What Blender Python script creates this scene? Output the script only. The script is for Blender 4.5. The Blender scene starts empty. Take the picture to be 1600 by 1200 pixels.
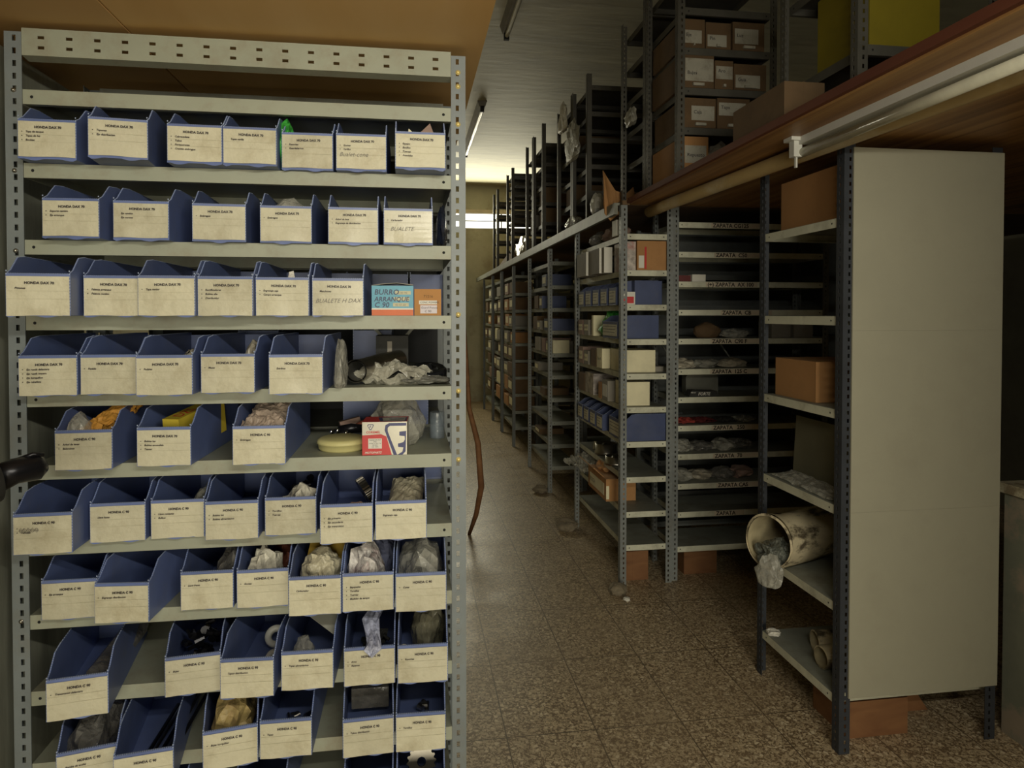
import bpy, math, random
from math import sin, cos, radians, pi
from mathutils import Vector, Matrix, noise
SC = bpy.context.scene
COL = SC.collection
# ------------------------------------------------------------------ camera, world, lights, exposure
cam_d = bpy.data.cameras.new('camera'); cam = bpy.data.objects.new('camera', cam_d); COL.objects.link(cam)
cam_d.sensor_width = 36; cam_d.lens = 36 * 1065.7 / 1600; cam_d.shift_y = -86.8 / 1600; cam_d.clip_start = .02
cam.location = (0, 0, 1.5)
cam.rotation_euler = (radians(90 - 1.162), 0, radians(-8.504))
SC.camera = cam
w = bpy.data.worlds.new('world'); SC.world = w; w.use_nodes = True
w.node_tree.nodes['Background'].inputs[0].default_value = (.9, .95, 1, 1)
w.node_tree.nodes['Background'].inputs[1].default_value = .6
SC.view_settings.view_transform = 'Standard'; SC.view_settings.look = 'None'
SC.view_settings.gamma = 1; SC.view_settings.exposure = 0
try: SC.view_settings.use_curve_mapping = False
except Exception: pass

def area(name, loc, target, sx, sy, power, col):
    d = bpy.data.lights.new(name, 'AREA'); d.shape = 'RECTANGLE'; d.size = sx; d.size_y = sy
    d.energy = power; d.color = col
    o = bpy.data.objects.new(name, d); COL.objects.link(o); o.location = loc
    o.rotation_euler = (Vector(target) - Vector(loc)).to_track_quat('-Z', 'Y').to_euler()
    return o
# daylight from an unseen added doorway, and from the strip window at the far end
area('doorway_daylight', (.2, -5, 1.4), (.2, 1.64, 1.2), 2.0, 2.0, 180, (1, .93, .74))
area('doorway_tube_light', (.45, -.24, 1.99), (.45, 2.2, 1.1), 1.1, .05, 17, (1, .95, .8))   # added fill light out of view, its tube body is below
area('window_daylight', (.75, 11.5, 3.12), (.75, 7.5, 3.0), 3.0, .3, 80, (1, .95, .72))

# ------------------------------------------------------------------ materials
MATS = {}
def nodes_mat(name):
    m = bpy.data.materials.new(name); m.use_nodes = True
    return m, m.node_tree, m.node_tree.nodes['Principled BSDF']
def N(nt, t, **k):
    n = nt.nodes.new(t)
    for a, b in k.items(): setattr(n, a, b)
    return n
def mat(name, col, rough=.6, metal=0, var=.15, scale=8, dirt=None, dirt_amt=.4, dirt_scale=5, bump=0, bscale=60, coat=0, alpha=1, rand=0, stretch=(1, 1, 1), dth=(.5, .72)):
    if name in MATS: return MATS[name]
    m, nt, b = nodes_mat(name); L = nt.links.new
    tc = N(nt, 'ShaderNodeTexCoord'); mp = N(nt, 'ShaderNodeMapping'); mp.inputs['Scale'].default_value = stretch
    L(tc.outputs['Object'], mp.inputs[0])
    oi = N(nt, 'ShaderNodeObjectInfo')
    ad = N(nt, 'ShaderNodeVectorMath', operation='ADD'); L(mp.outputs[0], ad.inputs[0])
    sc = N(nt, 'ShaderNodeVectorMath', operation='SCALE'); sc.inputs[0].default_value = (37, 19, 53); L(oi.outputs['Random'], sc.inputs['Scale']); L(sc.outputs[0], ad.inputs[1])
    no = N(nt, 'ShaderNodeTexNoise'); no.inputs['Scale'].default_value = scale; no.inputs['Detail'].default_value = 6; no.inputs['Roughness'].default_value = .65
    L(ad.outputs[0], no.inputs['Vector'])
    r = N(nt, 'ShaderNodeValToRGB'); r.color_ramp.elements[0].position = .3; r.color_ramp.elements[1].position = .7
    c0 = tuple(max(0, c * (1 - var)) for c in col); c1 = tuple(min(1, c * (1 + var)) for c in col)
    r.color_ramp.elements[0].color = (*c0, 1); r.color_ramp.elements[1].color = (*c1, 1)
    L(no.outputs['Fac'], r.inputs[0]); out = r.outputs[0]
    if dirt:
        n2 = N(nt, 'ShaderNodeTexNoise'); n2.inputs['Scale'].default_value = dirt_scale; n2.inputs['Detail'].default_value = 8; n2.inputs['Roughness'].default_value = .7
        L(ad.outputs[0], n2.inputs['Vector'])
        mr = N(nt, 'ShaderNodeMapRange'); mr.inputs[1].default_value = dth[0]; mr.inputs[2].default_value = dth[1]; mr.inputs[4].default_value = dirt_amt
        L(n2.outputs['Fac'], mr.inputs[0])
        mx = N(nt, 'ShaderNodeMix', data_type='RGBA'); L(mr.outputs[0], mx.inputs[0]); L(out, mx.inputs[6]); mx.inputs[7].default_value = (*dirt, 1); out = mx.outputs[2]
    if rand:
        hs = N(nt, 'ShaderNodeHueSaturation'); mr = N(nt, 'ShaderNodeMapRange'); mr.inputs[3].default_value = 1 - rand; mr.inputs[4].default_value = 1 + rand
        L(oi.outputs['Random'], mr.inputs[0]); L(mr.outputs[0], hs.inputs['Value']); L(out, hs.inputs['Color']); out = hs.outputs[0]
    L(out, b.inputs['Base Color'])
    b.inputs['Roughness'].default_value = rough; b.inputs['Metallic'].default_value = metal
    if coat: b.inputs['Coat Weight'].default_value = coat; b.inputs['Coat Roughness'].default_value = .15
    if alpha < 1: b.inputs['Alpha'].default_value = alpha
    if bump:
        n3 = N(nt, 'ShaderNodeTexNoise'); n3.inputs['Scale'].default_value = bscale; n3.inputs['Detail'].default_value = 5; L(ad.outputs[0], n3.inputs['Vector'])
        bp = N(nt, 'ShaderNodeBump'); bp.inputs['Strength'].default_value = bump; bp.inputs['Distance'].default_value = .01
        L(n3.outputs['Fac'], bp.inputs['Height']); L(bp.outputs[0], b.inputs['Normal'])
    MATS[name] = m; return m
LIP = mat('pale_grey_enamel', (.33, .345, .265), .5, var=.08, scale=5, dirt=(.26, .23, .16), dirt_amt=.75, dirt_scale=9)
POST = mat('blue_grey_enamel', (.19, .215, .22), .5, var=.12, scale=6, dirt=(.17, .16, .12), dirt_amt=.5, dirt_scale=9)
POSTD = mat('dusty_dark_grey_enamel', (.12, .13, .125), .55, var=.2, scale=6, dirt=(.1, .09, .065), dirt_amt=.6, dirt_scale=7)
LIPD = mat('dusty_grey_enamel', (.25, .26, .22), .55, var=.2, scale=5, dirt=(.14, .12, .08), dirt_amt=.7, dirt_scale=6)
HOLE = mat('dark_hole', (.01, .01, .01), .9, var=0)
BRASS = mat('brass_bolt', (.85, .68, .25), .4, .3, var=.1)
ZINC = mat('zinc_bolt', (.55, .52, .45), .35, 1, var=.1)
BLUE = mat('blue_corrugated_plastic', (.12, .165, .36), .42, var=.12, scale=9, dirt=(.16, .17, .2), dirt_amt=.35, dirt_scale=14, rand=.12)
PAPER = mat('cream_paper', (.57, .54, .395), .55, var=.07, scale=14, dirt=(.36, .31, .19), dirt_amt=.6, dirt_scale=12, rand=.1, bump=.6, bscale=22, coat=.25)
INK = mat('black_ink', (.03, .025, .03), .6, var=0)
PENCIL = mat('grey_pencil', (.2, .19, .17), .6, var=0)
CARD = mat('brown_cardboard', (.42, .215, .08), .8, var=.15, scale=10, dirt=(.2, .1, .04), dirt_amt=.4)
CARDD = mat('old_dark_cardboard', (.14, .085, .04), .85, var=.25, scale=10, dirt=(.07, .04, .02), dirt_amt=.5)
CREAM = mat('cream_card', (.8, .74, .5), .7, var=.08, dirt=(.35, .3, .18), dirt_amt=.3)
GREYC = mat('grey_card', (.26, .24, .2), .75, var=.15, dirt=(.15, .12, .09), dirt_amt=.4)
PINKC = mat('faded_pink_card', (.3, .2, .16), .75, var=.15, dirt=(.2, .12, .09), dirt_amt=.4)
WHITE = mat('off_white_print', (.7, .68, .6), .6, var=.05)
RED = mat('red_print', (.55, .03, .03), .4, var=.1)
NAVY = mat('navy_print', (.035, .04, .14), .4, var=.1)
SILVER = mat('silver_print', (.5, .48, .4), .3, .3, var=.1)
SKY = mat('light_blue_print', (.07, .32, .45), .45, var=.12)
ORANGE = mat('orange_print', (.6, .12, .02), .5, var=.1)
AMBER = mat('amber_paper', (.62, .3, .05), .6, var=.2, scale=20, bump=.5, bscale=40)
YELLOW = mat('yellow_card', (.55, .42, .04), .5, var=.12)
GREEN = mat('green_plastic_film', (.06, .4, .06), .25, var=.5, scale=60, bump=.6, bscale=80)
BLACK = mat('black_metal', (.015, .015, .018), .3, .6, var=.2)
RUBBER = mat('black_rubber', (.03, .03, .027), .8, var=.3, scale=12, bump=.2)
STEEL = mat('bare_steel', (.42, .4, .36), .3, 1, var=.25, scale=20)
RUST = mat('rusty_steel', (.22, .07, .04), .6, .5, var=.4, scale=25)
LIDM = mat('pale_yellow_plastic', (.6, .55, .25), .5, var=.08)
BAGP = mat('paper_like_bag', (.46, .42, .33), .3, var=.35, scale=25, bump=.9, bscale=40, coat=.5)
PVC = mat('dirty_cream_pvc', (.62, .54, .36), .5, var=.15, dirt=(.05, .035, .02), dirt_amt=.9, dirt_scale=14, dth=(.5, .6), stretch=(.5, 1, 1))
WHITEPL = mat('white_plastic', (.6, .6, .55), .4, var=.06)
def film(name, col, a, rough=.18, bump=.8):
    m = mat(name, col, rough, var=.35, scale=30, bump=bump, bscale=45, alpha=a); m.node_tree.nodes['Principled BSDF'].inputs['Specular IOR Level'].default_value = .8; return m
CLEAR = film('clear_crumpled_film', (.5, .49, .42), .5)
GREYF = film('smoky_grey_film', (.22, .21, .19), .65)
BLUEF = film('bluish_film', (.3, .33, .5), .6)
BLACKF = film('glossy_black_film', (.02, .025, .04), 1, .12)

def wood(name, cols, rough, scale=(1.2, 12, 1.2), coat=0, mid=.5):
    m, nt, b = nodes_mat(name); L = nt.links.new
    tc = N(nt, 'ShaderNodeTexCoord'); mp = N(nt, 'ShaderNodeMapping'); mp.inputs['Scale'].default_value = scale; L(tc.outputs['Object'], mp.inputs[0])
    n = N(nt, 'ShaderNodeTexNoise'); n.inputs['Scale'].default_value = 1.5; n.inputs['Detail'].default_value = 8; n.inputs['Distortion'].default_value = .6; L(mp.outputs[0], n.inputs['Vector'])
    r = N(nt, 'ShaderNodeValToRGB'); r.color_ramp.elements[0].position = .25; r.color_ramp.elements[1].position = .75
    r.color_ramp.elements[0].color = (*cols[0], 1); r.color_ramp.elements[1].color = (*cols[-1], 1)
    if len(cols) > 2: e = r.color_ramp.elements.new(mid); e.color = (*cols[1], 1)
    L(n.outputs['Fac'], r.inputs[0]); L(r.outputs[0], b.inputs['Base Color']); b.inputs['Roughness'].default_value = rough
    if coat: b.inputs['Coat Weight'].default_value = coat; b.inputs['Coat Roughness'].default_value = .2
    MATS[name] = m; return m
PLY = wood('tan_plywood', [(.66, .4, .14), (.72, .46, .18), (.76, .51, .23)], .6, (3, .7, 3))
SLABW = wood('varnished_brown_board', [(.1, .04, .012), (.3, .15, .05), (.5, .3, .11)], .5, (14, .35, 9))
REDW = wood('reddish_board_edge', [(.11, .025, .01), (.16, .05, .02)], .7, (2, 2, 9))
POLEW = wood('cream_painted_wood', [(.36, .25, .1), (.48, .36, .17)], .6, (4, 1, 4))
BLOCK = wood('raw_wood_block', [(.15, .06, .022), (.27, .13, .05)], .75, (3, 3, 10))

def floor_mat():
    m, nt, b = nodes_mat('terrazzo_tiles'); L = nt.links.new
    tc = N(nt, 'ShaderNodeTexCoord'); co = tc.outputs['Object']
    no = N(nt, 'ShaderNodeTexNoise'); no.inputs['Scale'].default_value = 3; no.inputs['Detail'].default_value = 4; L(co, no.inputs['Vector'])
    wob = N(nt, 'ShaderNodeTexNoise'); wob.inputs['Scale'].default_value = 40; L(co, wob.inputs['Vector'])
    wm = N(nt, 'ShaderNodeVectorMath', operation='SCALE'); wm.inputs['Scale'].default_value = .03; L(wob.outputs['Color'], wm.inputs[0])
    wa = N(nt, 'ShaderNodeVectorMath', operation='ADD'); L(co, wa.inputs[0]); L(wm.outputs[0], wa.inputs[1])
    base = None
    for sc_, th, col in ((85, .36, (.66, .53, .34)), (150, .42, (.52, .41, .26)), (52, .2, (.78, .66, .46))):
        v = N(nt, 'ShaderNodeTexVoronoi'); v.inputs['Scale'].default_value = sc_; L(wa.outputs[0], v.inputs['Vector'])
        # chips: cell distance below a per-cell limit
        sep = N(nt, 'ShaderNodeSeparateColor'); L(v.outputs['Color'], sep.inputs[0])
        mu = N(nt, 'ShaderNodeMath', operation='MULTIPLY'); L(sep.outputs[0], mu.inputs[0]); mu.inputs[1].default_value = th * 2
        lt = N(nt, 'ShaderNodeMath', operation='LESS_THAN'); L(v.outputs['Distance'], lt.inputs[0]); L(mu.outputs[0], lt.inputs[1])
        mx = N(nt, 'ShaderNodeMix', data_type='RGBA'); L(lt.outputs[0], mx.inputs[0])
        if base is None: mx.inputs[6].default_value = (.2, .14, .08, 1)
        else: L(base, mx.inputs[6])
        mx.inputs[7].default_value = (*col, 1); base = mx.outputs[2]
    # joints, rows 0.325 x 0.505
    sx = N(nt, 'ShaderNodeSeparateXYZ'); L(co, sx.inputs[0]); lines = []
    for ax, off, pitch in ((0, .335, .325), (1, 2.365, .505)):
        a = N(nt, 'ShaderNodeMath', operation='SUBTRACT'); L(sx.outputs[ax], a.inputs[0]); a.inputs[1].default_value = off
        p = N(nt, 'ShaderNodeMath', operation='PINGPONG'); L(a.outputs[0], p.inputs[0]); p.inputs[1].default_value = pitch / 2
        l = N(nt, 'ShaderNodeMath', operation='LESS_THAN'); L(p.outputs[0], l.inputs[0]); l.inputs[1].default_value = .0022; lines.append(l)
    mxl = N(nt, 'ShaderNodeMath', operation='MAXIMUM'); L(lines[0].outputs[0], mxl.inputs[0]); L(lines[1].outputs[0], mxl.inputs[1])
    mx = N(nt, 'ShaderNodeMix', data_type='RGBA'); L(mxl.outputs[0], mx.inputs[0]); L(base, mx.inputs[6]); mx.inputs[7].default_value = (.09, .065, .04, 1)
    # worn, dusty patches
    r = N(nt, 'ShaderNodeMapRange'); r.inputs[1].default_value = .35; r.inputs[2].default_value = .7; r.inputs[3].default_value = .0; r.inputs[4].default_value = .45; L(no.outputs['Fac'], r.inputs[0])
    m2 = N(nt, 'ShaderNodeMix', data_type='RGBA'); L(r.outputs[0], m2.inputs[0]); L(mx.outputs[2], m2.inputs[6]); m2.inputs[7].default_value = (.34, .25, .15, 1)
    L(m2.outputs[2], b.inputs['Base Color'])
    rr = N(nt, 'ShaderNodeMapRange'); rr.inputs[3].default_value = .22; rr.inputs[4].default_value = .6; L(no.outputs['Fac'], rr.inputs[0]); L(rr.outputs[0], b.inputs['Roughness'])
    bp = N(nt, 'ShaderNodeBump'); bp.inputs['Strength'].default_value = .25; bp.inputs['Distance'].default_value = .004; bp.invert = True; L(mxl.outputs[0], bp.inputs['Height']); L(bp.outputs[0], b.inputs['Normal'])
    return m
FLOOR = floor_mat()
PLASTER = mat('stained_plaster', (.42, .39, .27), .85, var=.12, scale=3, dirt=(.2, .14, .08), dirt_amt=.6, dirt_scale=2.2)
CEIL = mat('grey_painted_ceiling', (.5, .47, .33), .6, var=.15, scale=1.6, dirt=(.22, .19, .13), dirt_amt=.5, dirt_scale=2.5, stretch=(.6, 2.2, 1), bump=.3, bscale=5)
PANELB = mat('beige_sheet_metal', (.35, .335, .25), .5, var=.05, scale=3, dirt=(.2, .18, .13), dirt_amt=.3, dirt_scale=3)
COUNTER = mat('peeling_green_grey_paint', (.19, .2, .15), .7, var=.15, scale=6, dirt=(.34, .27, .2), dirt_amt=.8, dirt_scale=4, dth=(.48, .58))
MARBLE = mat('stained_cream_top', (.5, .46, .32), .5, var=.1, dirt=(.15, .11, .06), dirt_amt=.8, dirt_scale=8, dth=(.5, .6))
def emit(name, col, s):
    m, nt, b = nodes_mat(name); b.inputs['Emission Color'].default_value = (*col, 1); b.inputs['Emission Strength'].default_value = s; b.inputs['Base Color'].default_value = (*col, 1); return m
SKYW = emit('daylight_glass', (1, .98, .86), 2.2)

# ------------------------------------------------------------------ mesh helpers
class MB:
    def __init__(s): s.v = []; s.f = []; s.m = []; s.M = None
    def add(s, vs, fs, mi=0):
        o = len(s.v); s.v += [tuple(s.M @ Vector(p)) if s.M else tuple(p) for p in vs]
        s.f += [tuple(i + o for i in f) for f in fs]; s.m += [mi] * len(fs)
    def box(s, x0, x1, y0, y1, z0, z1, mi=0):
        s.add([(x0, y0, z0), (x1, y0, z0), (x1, y1, z0), (x0, y1, z0), (x0, y0, z1), (x1, y0, z1), (x1, y1, z1), (x0, y1, z1)],
              [(0, 3, 2, 1), (4, 5, 6, 7), (0, 1, 5, 4), (1, 2, 6, 5), (2, 3, 7, 6), (3, 0, 4, 7)], mi)
    def quad(s, a, b, c, d, mi=0): s.add([a, b, c, d], [(0, 1, 2, 3)], mi)
    def prism(s, poly, axis, a, b, mi=0):   # poly of 2d points, extruded along axis between a and b
        def P(p, t): return {0: (t, p[0], p[1]), 1: (p[0], t, p[1]), 2: (p[0], p[1], t)}[axis]
        n = len(poly); vs = [P(p, a) for p in poly] + [P(p, b) for p in poly]
        fs = [tuple(range(n)), tuple(range(2 * n - 1, n - 1, -1))] + [(i, i + n, (i + 1) % n + n, (i + 1) % n) for i in range(n)]
        s.add(vs, fs, mi)
    def tube(s, pts, r, n=12, mi=0, cap=True):
        pts = [Vector(p) for p in pts]; rs = r if isinstance(r, (list, tuple)) else [r] * len(pts)
        vs = []; fs = []; up = None
        for i, p in enumerate(pts):
            t = (pts[min(i + 1, len(pts) - 1)] - pts[max(i - 1, 0)]).normalized()
            if up is None: up = t.orthogonal().normalized()
            up = (up - t * up.dot(t)).normalized(); q = t.cross(up)
            vs += [p + (up * cos(2 * pi * k / n) + q * sin(2 * pi * k / n)) * rs[i] for k in range(n)]
        for i in range(len(pts) - 1):
            fs += [(i * n + k, i * n + (k + 1) % n, (i + 1) * n + (k + 1) % n, (i + 1) * n + k) for k in range(n)]
        if cap: fs += [tuple(range(n - 1, -1, -1)), tuple((len(pts) - 1) * n + k for k in range(n))]
        s.add(vs, fs, mi)
    def lathe(s, prof, n=32, mi=0, sx=1, sy=1):   # prof of (r, z), around z at origin
        vs = [(r * cos(2 * pi * k / n) * sx, r * sin(2 * pi * k / n) * sy, z) for r, z in prof for k in range(n)]
        fs = [(i * n + k, i * n + (k + 1) % n, (i + 1) * n + (k + 1) % n, (i + 1) * n + k) for i in range(len(prof) - 1) for k in range(n)]
        s.add(vs, fs, mi)
    def build(s, name, mats, parent=None, loc=None, rot=None, smooth=False):
        me = bpy.data.meshes.new(name); me.from_pydata(s.v, [], s.f); me.validate(clean_customdata=False)
        for m in (mats if isinstance(mats, (list, tuple)) else [mats]): me.materials.append(m)
        if len(me.polygons) == len(s.m): me.polygons.foreach_set('material_index', s.m)
        if smooth: me.polygons.foreach_set('use_smooth', [True] * len(me.polygons))
        me.update()
        return link(name, me, parent, loc, rot)
def link(name, me, parent=None, loc=None, rot=None):
    o = bpy.data.objects.new(name, me); COL.objects.link(o)
    if parent: o.parent = parent
    if loc: o.location = loc
    if rot: o.rotation_euler = rot
    return o
LABELS = set()
def tag(o, label, cat, group=None, kind=None):
    o['label'] = label; o['category'] = cat
    if group: o['group'] = group
    if kind: o['kind'] = kind
    return o
def thing(name, label, cat, loc=(0, 0, 0), rz=0, group=None):
    o = bpy.data.objects.new(name, None); COL.objects.link(o); o.location = loc; o.rotation_euler = (0, 0, rz); o.empty_display_size = .05
    return tag(o, label, cat, group)
def struct(o): o['kind'] = 'structure'; return o
_tc = {}
def text_geo(t, size, bold=0, shear=0, align='LEFT'):
    k = (t, bold, shear, align)
    if k not in _tc:
        c = bpy.data.curves.new('t', 'FONT'); c.body = t; c.size = 1; c.offset = bold; c.shear = shear; c.align_x = align; c.resolution_u = 2; c.fill_mode = 'FRONT'
        o = bpy.data.objects.new('t', c); me = bpy.data.meshes.new_from_object(o)
        _tc[k] = ([(v.co.x, v.co.y) for v in me.vertices], [tuple(p.vertices) for p in me.polygons])
        bpy.data.objects.remove(o); bpy.data.curves.remove(c); bpy.data.meshes.remove(me)
    vs, fs = _tc[k]; return [(x * size, y * size) for x, y in vs], fs
def text_on(mb, t, size, x, z, y, mi, bold=0, shear=0, align='LEFT', rot=0):   # on a face looking to -y
    vs, fs = text_geo(t, size, bold, shear, align); c, s = cos(rot), sin(rot)
    mb.add([(x + c * a - s * b, y, z + s * a + c * b) for a, b in vs], fs, mi)
def fnoise(p, s, seed): return noise.noise(Vector(p) * s + Vector((seed * 7.1, seed * 3.3, seed * 1.7)))
def crumple_mesh(seed, sx, sy, sz, amp=.35, sub=4, sharp=1):
    import bmesh
    bm = bmesh.new(); bmesh.ops.create_icosphere(bm, subdivisions=sub, radius=1)
    for v in bm.verts:
        p = v.co.normalized(); d = 0; a = 1; f = .95
        for _ in range(3): d += a * (.5 - abs(fnoise(p, f, seed + _)) * 2 * sharp); a *= .5; f *= 1.9
        q = p * (1 + amp * d)
        if q.z < -.72: q.z = -.72 + (q.z + .72) * .15
        v.co = (q.x * sx, q.y * sy, (q.z + .75) * sz)
    me = bpy.data.meshes.new('crumple'); bm.to_mesh(me); bm.free(); return me
def crumple(name, label, cat, loc, size, m, seed, rot=(0, 0, 0), amp=.35, group=None, sub=3):
    me = crumple_mesh(seed, size[0] / 2, size[1] / 2, size[2] / 1.75, amp, sub); me.materials.append(m)
    return tag(link(name, me, None, loc, rot), label, cat, group)
def sheet_bag(name, label, cat, loc, size, m, seed, rot=(0, 0, 0), puff=.012, wr=.006, group=None):
    # flat pouch: two wrinkled sides meeting at the rim; local x = width, y = length, z = thickness
    nx, ny = 16, 20; mb = MB(); vs = []
    for side in (1, -1):
        for j in range(ny + 1):
            for i in range(nx + 1):
                u, v = i / nx, j / ny; e = min(u, 1 - u, v, 1 - v) * 2
                z = side * puff * (min(1, e * 2.2) ** .6) + wr * fnoise((u * 4, v * 5, side * .3), 1.6, seed) + wr * .5 * fnoise((u * 9, v * 9, side), 1.7, seed)
                x = (u - .5) * size[0] + .3 * wr * fnoise((u, v * 6, 3), 1, seed); vs.append((x, (v - .5) * size[1] + .3 * wr * fnoise((u * 6, v, 5), 1, seed), z))
    k = (nx + 1) * (ny + 1); fs = []
    for j in range(ny):
        for i in range(nx):
            a = j * (nx + 1) + i; fs.append((a, a + 1, a + nx + 2, a + nx + 1)); fs.append((k + a, k + a + nx + 1, k + a + nx + 2, k + a + 1))
    mb.add(vs, fs); return tag(mb.build(name, m, None, loc, rot), label, cat, group)

# ------------------------------------------------------------------ setting
mb = MB(); mb.box(-3.2, 4.6, -6.6, 11.8, -.1, 0); struct(mb.build('floor', FLOOR))
mb = MB(); mb.box(-3.2, 4.6, -6.6, 11.8, 3.72, 3.82); struct(mb.build('ceiling', CEIL))
mb = MB(); mb.box(-3.3, -3.2, -6.6, 11.8, 0, 3.72); struct(mb.build('wall_left', PLASTER))
mb = MB(); mb.box(4.6, 4.7, -6.6, 11.8, 0, 3.72); struct(mb.build('wall_right', mat('dark_grimy_plaster', (.14, .13, .09), .9, var=.2, scale=3)))  # plaster colour darkened to stand in for shade on this wall
mb = MB(); mb.box(-3.2, 4.6, -6.7, -6.6, 0, 3.72); struct(mb.build('wall_front', PLASTER))
mb = MB(); mb.box(1.25, 4.6, -.42, -.3, 0, 3.72); mb.box(-3.2, -.75, -.42, -.3, 0, 3.72); mb.box(-.75, 1.25, -.42, -.3, 2.0, 3.72); struct(mb.build('wall_doorway', PLASTER))  # unseen wall with an opening, added to shade the right panel and upper deck
WZ0, WZ1, WX0, WX1 = 2.985, 3.235, -.9, 3.2
mb = MB(); mb.box(-3.2, 4.6, 11.7, 11.85, 0, WZ0); mb.box(-3.2, 4.6, 11.7, 11.85, WZ1, 3.72)
mb.box(-3.2, WX0, 11.7, 11.85, WZ0, WZ1); mb.box(WX1, 4.6, 11.7, 11.85, WZ0, WZ1); struct(mb.build('wall_back', PLASTER))
win = struct(thing('window_1', 'long strip window of frosted glass high on the back wall', 'window'))
mb = MB(); mb.box(WX0, WX1, 11.76, 11.77, WZ0, WZ1); mb.build('pane', SKYW, win)
mb = MB(); mb.box(WX0, WX1, 11.73, 11.76, WZ0 + .12, WZ0 + .135)
for i in range(5): mb.box(WX0 + .82 * i, WX0 + .82 * i + .02, 11.735, 11.76, WZ0, WZ1)
mb.build('window_frame', LIPD, win)
mb = MB(); mb.box(WX0, WX1, 11.66, 11.74, WZ1, WZ1 + .06); mb.build('ledge', mat('pale_ledge', (.6, .5, .35), .7), win)

t = thing('fluorescent_fitting', 'lit fluorescent tube fitted over the doorway behind the viewer', 'light', (.45, -.3, 2.0))  # fill light added out of view, shaped as a tube fitting
mb = MB(); mb.box(-.6, .6, 0, .03, .0, .06); mb.build('housing', WHITEPL, t)
mb = MB(); mb.tube([(-.56, .035, .035), (.56, .035, .035)], .013, 14); mb.build('tube', emit('lit_tube', (1, .95, .8), 6), t)
# left upper floor (plywood) and right upper floor (varnished board)
t = thing('plywood_ceiling_board', 'tan plywood boarding above the near rack, darker sheet at its far left', 'board')
mb = MB(); mb.box(-.624, .175, .1, 3.2, 2.14, 2.158); mb.build('board', PLY, t)
mb = MB(); mb.box(-2.6, -.627, .1, 3.2, 2.138, 2.156)
o = mb.build('board', wood('darker_tan_plywood', [(.52, .3, .1), (.58, .35, .13), (.62, .4, .16)], .6, (.7, 3, 3)), t); o['label'] = 'darker plywood sheet'
t = thing('varnished_mezzanine_board', 'glossy brown wooden boarding with a reddish edge above the right hand racks', 'board')
mb = MB(); mb.box(1.19, 4.5, .2, 3.6, 2.1, 2.128); mb.build('board', SLABW, t)
mb = MB(); mb.box(1.174, 1.19, .2, 3.6, 2.108, 2.134); mb.build('edge_strip', REDW, t)
t = thing('rear_mezzanine_deck', 'dusty deck edged with a grey steel channel over the rear racks', 'deck')
mb = MB(); mb.box(1.15, 4.5, 3.61, 11.6, 2.1, 2.125); mb.build('board', CARDD, t)
mb = MB(); mb.box(1.118, 1.14, 3.66, 11.6, 2.055, 2.118); mb.box(1.14, 1.152, 3.66, 11.6, 2.105, 2.118); mb.build('edge_channel', LIPD, t)

# ------------------------------------------------------------------ racks
_post = {}
def post_mesh(H, pw, holes, m):
    k = (round(H, 3), pw, holes, m.name)
    if k in _post: return _post[k]
    mb = MB(); th = .0022; pitch = .0275
    def flange(P):   # P(u, z, t) -> xyz
        if not holes:
            a = [P(u, z, t) for t in (0, th) for u, z in ((0, 0), (pw, 0), (pw, H), (0, H))]
            mb.add(a, [(0, 1, 2, 3), (7, 6, 5, 4), (0, 4, 5, 1), (1, 5, 6, 2), (2, 6, 7, 3), (3, 7, 4, 0)]); return
        n = int(H / pitch); u0, u1 = pw * .46, pw * .46 + .0075
        for i in range(n + 1):
            z0 = i * pitch; z3 = min(H, z0 + pitch)
            if z3 - z0 < .004: continue
            z1, z2 = (z0 + .007, z0 + .02)
            us = [0, u0, u1, pw]; zs = [z0, z1, z2, z3] if z3 >= z2 + .001 else [z0, z3]
            for t, fl in ((0, 0), (th, 1)):
                for a in range(3):
                    for b in range(len(zs) - 1):
                        if a == 1 and b == 1: continue
                        q = [P(us[a], zs[b], t), P(us[a + 1], zs[b], t), P(us[a + 1], zs[b + 1], t), P(us[a], zs[b + 1], t)]
                        mb.quad(*(q[::-1] if fl else q))
            if len(zs) == 4:
                c = [(u0, z1), (u1, z1), (u1, z2), (u0, z2)]
                for j in range(4):
                    p, q = c[j], c[(j + 1) % 4]; mb.quad(P(*p, 0), P(*p, th), P(*q, th), P(*q, 0))
        mb.quad(P(pw, 0, 0), P(pw, 0, th), P(pw, H, th), P(pw, H, 0))
    flange(lambda u, z, t: (u, t, z)); flange(lambda u, z, t: (t, u, z))
    me = bpy.data.meshes.new('post'); me.from_pydata(mb.v, [], mb.f); me.materials.append(m); me.update(); _post[k] = me; return me
_shelf = {}
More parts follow.
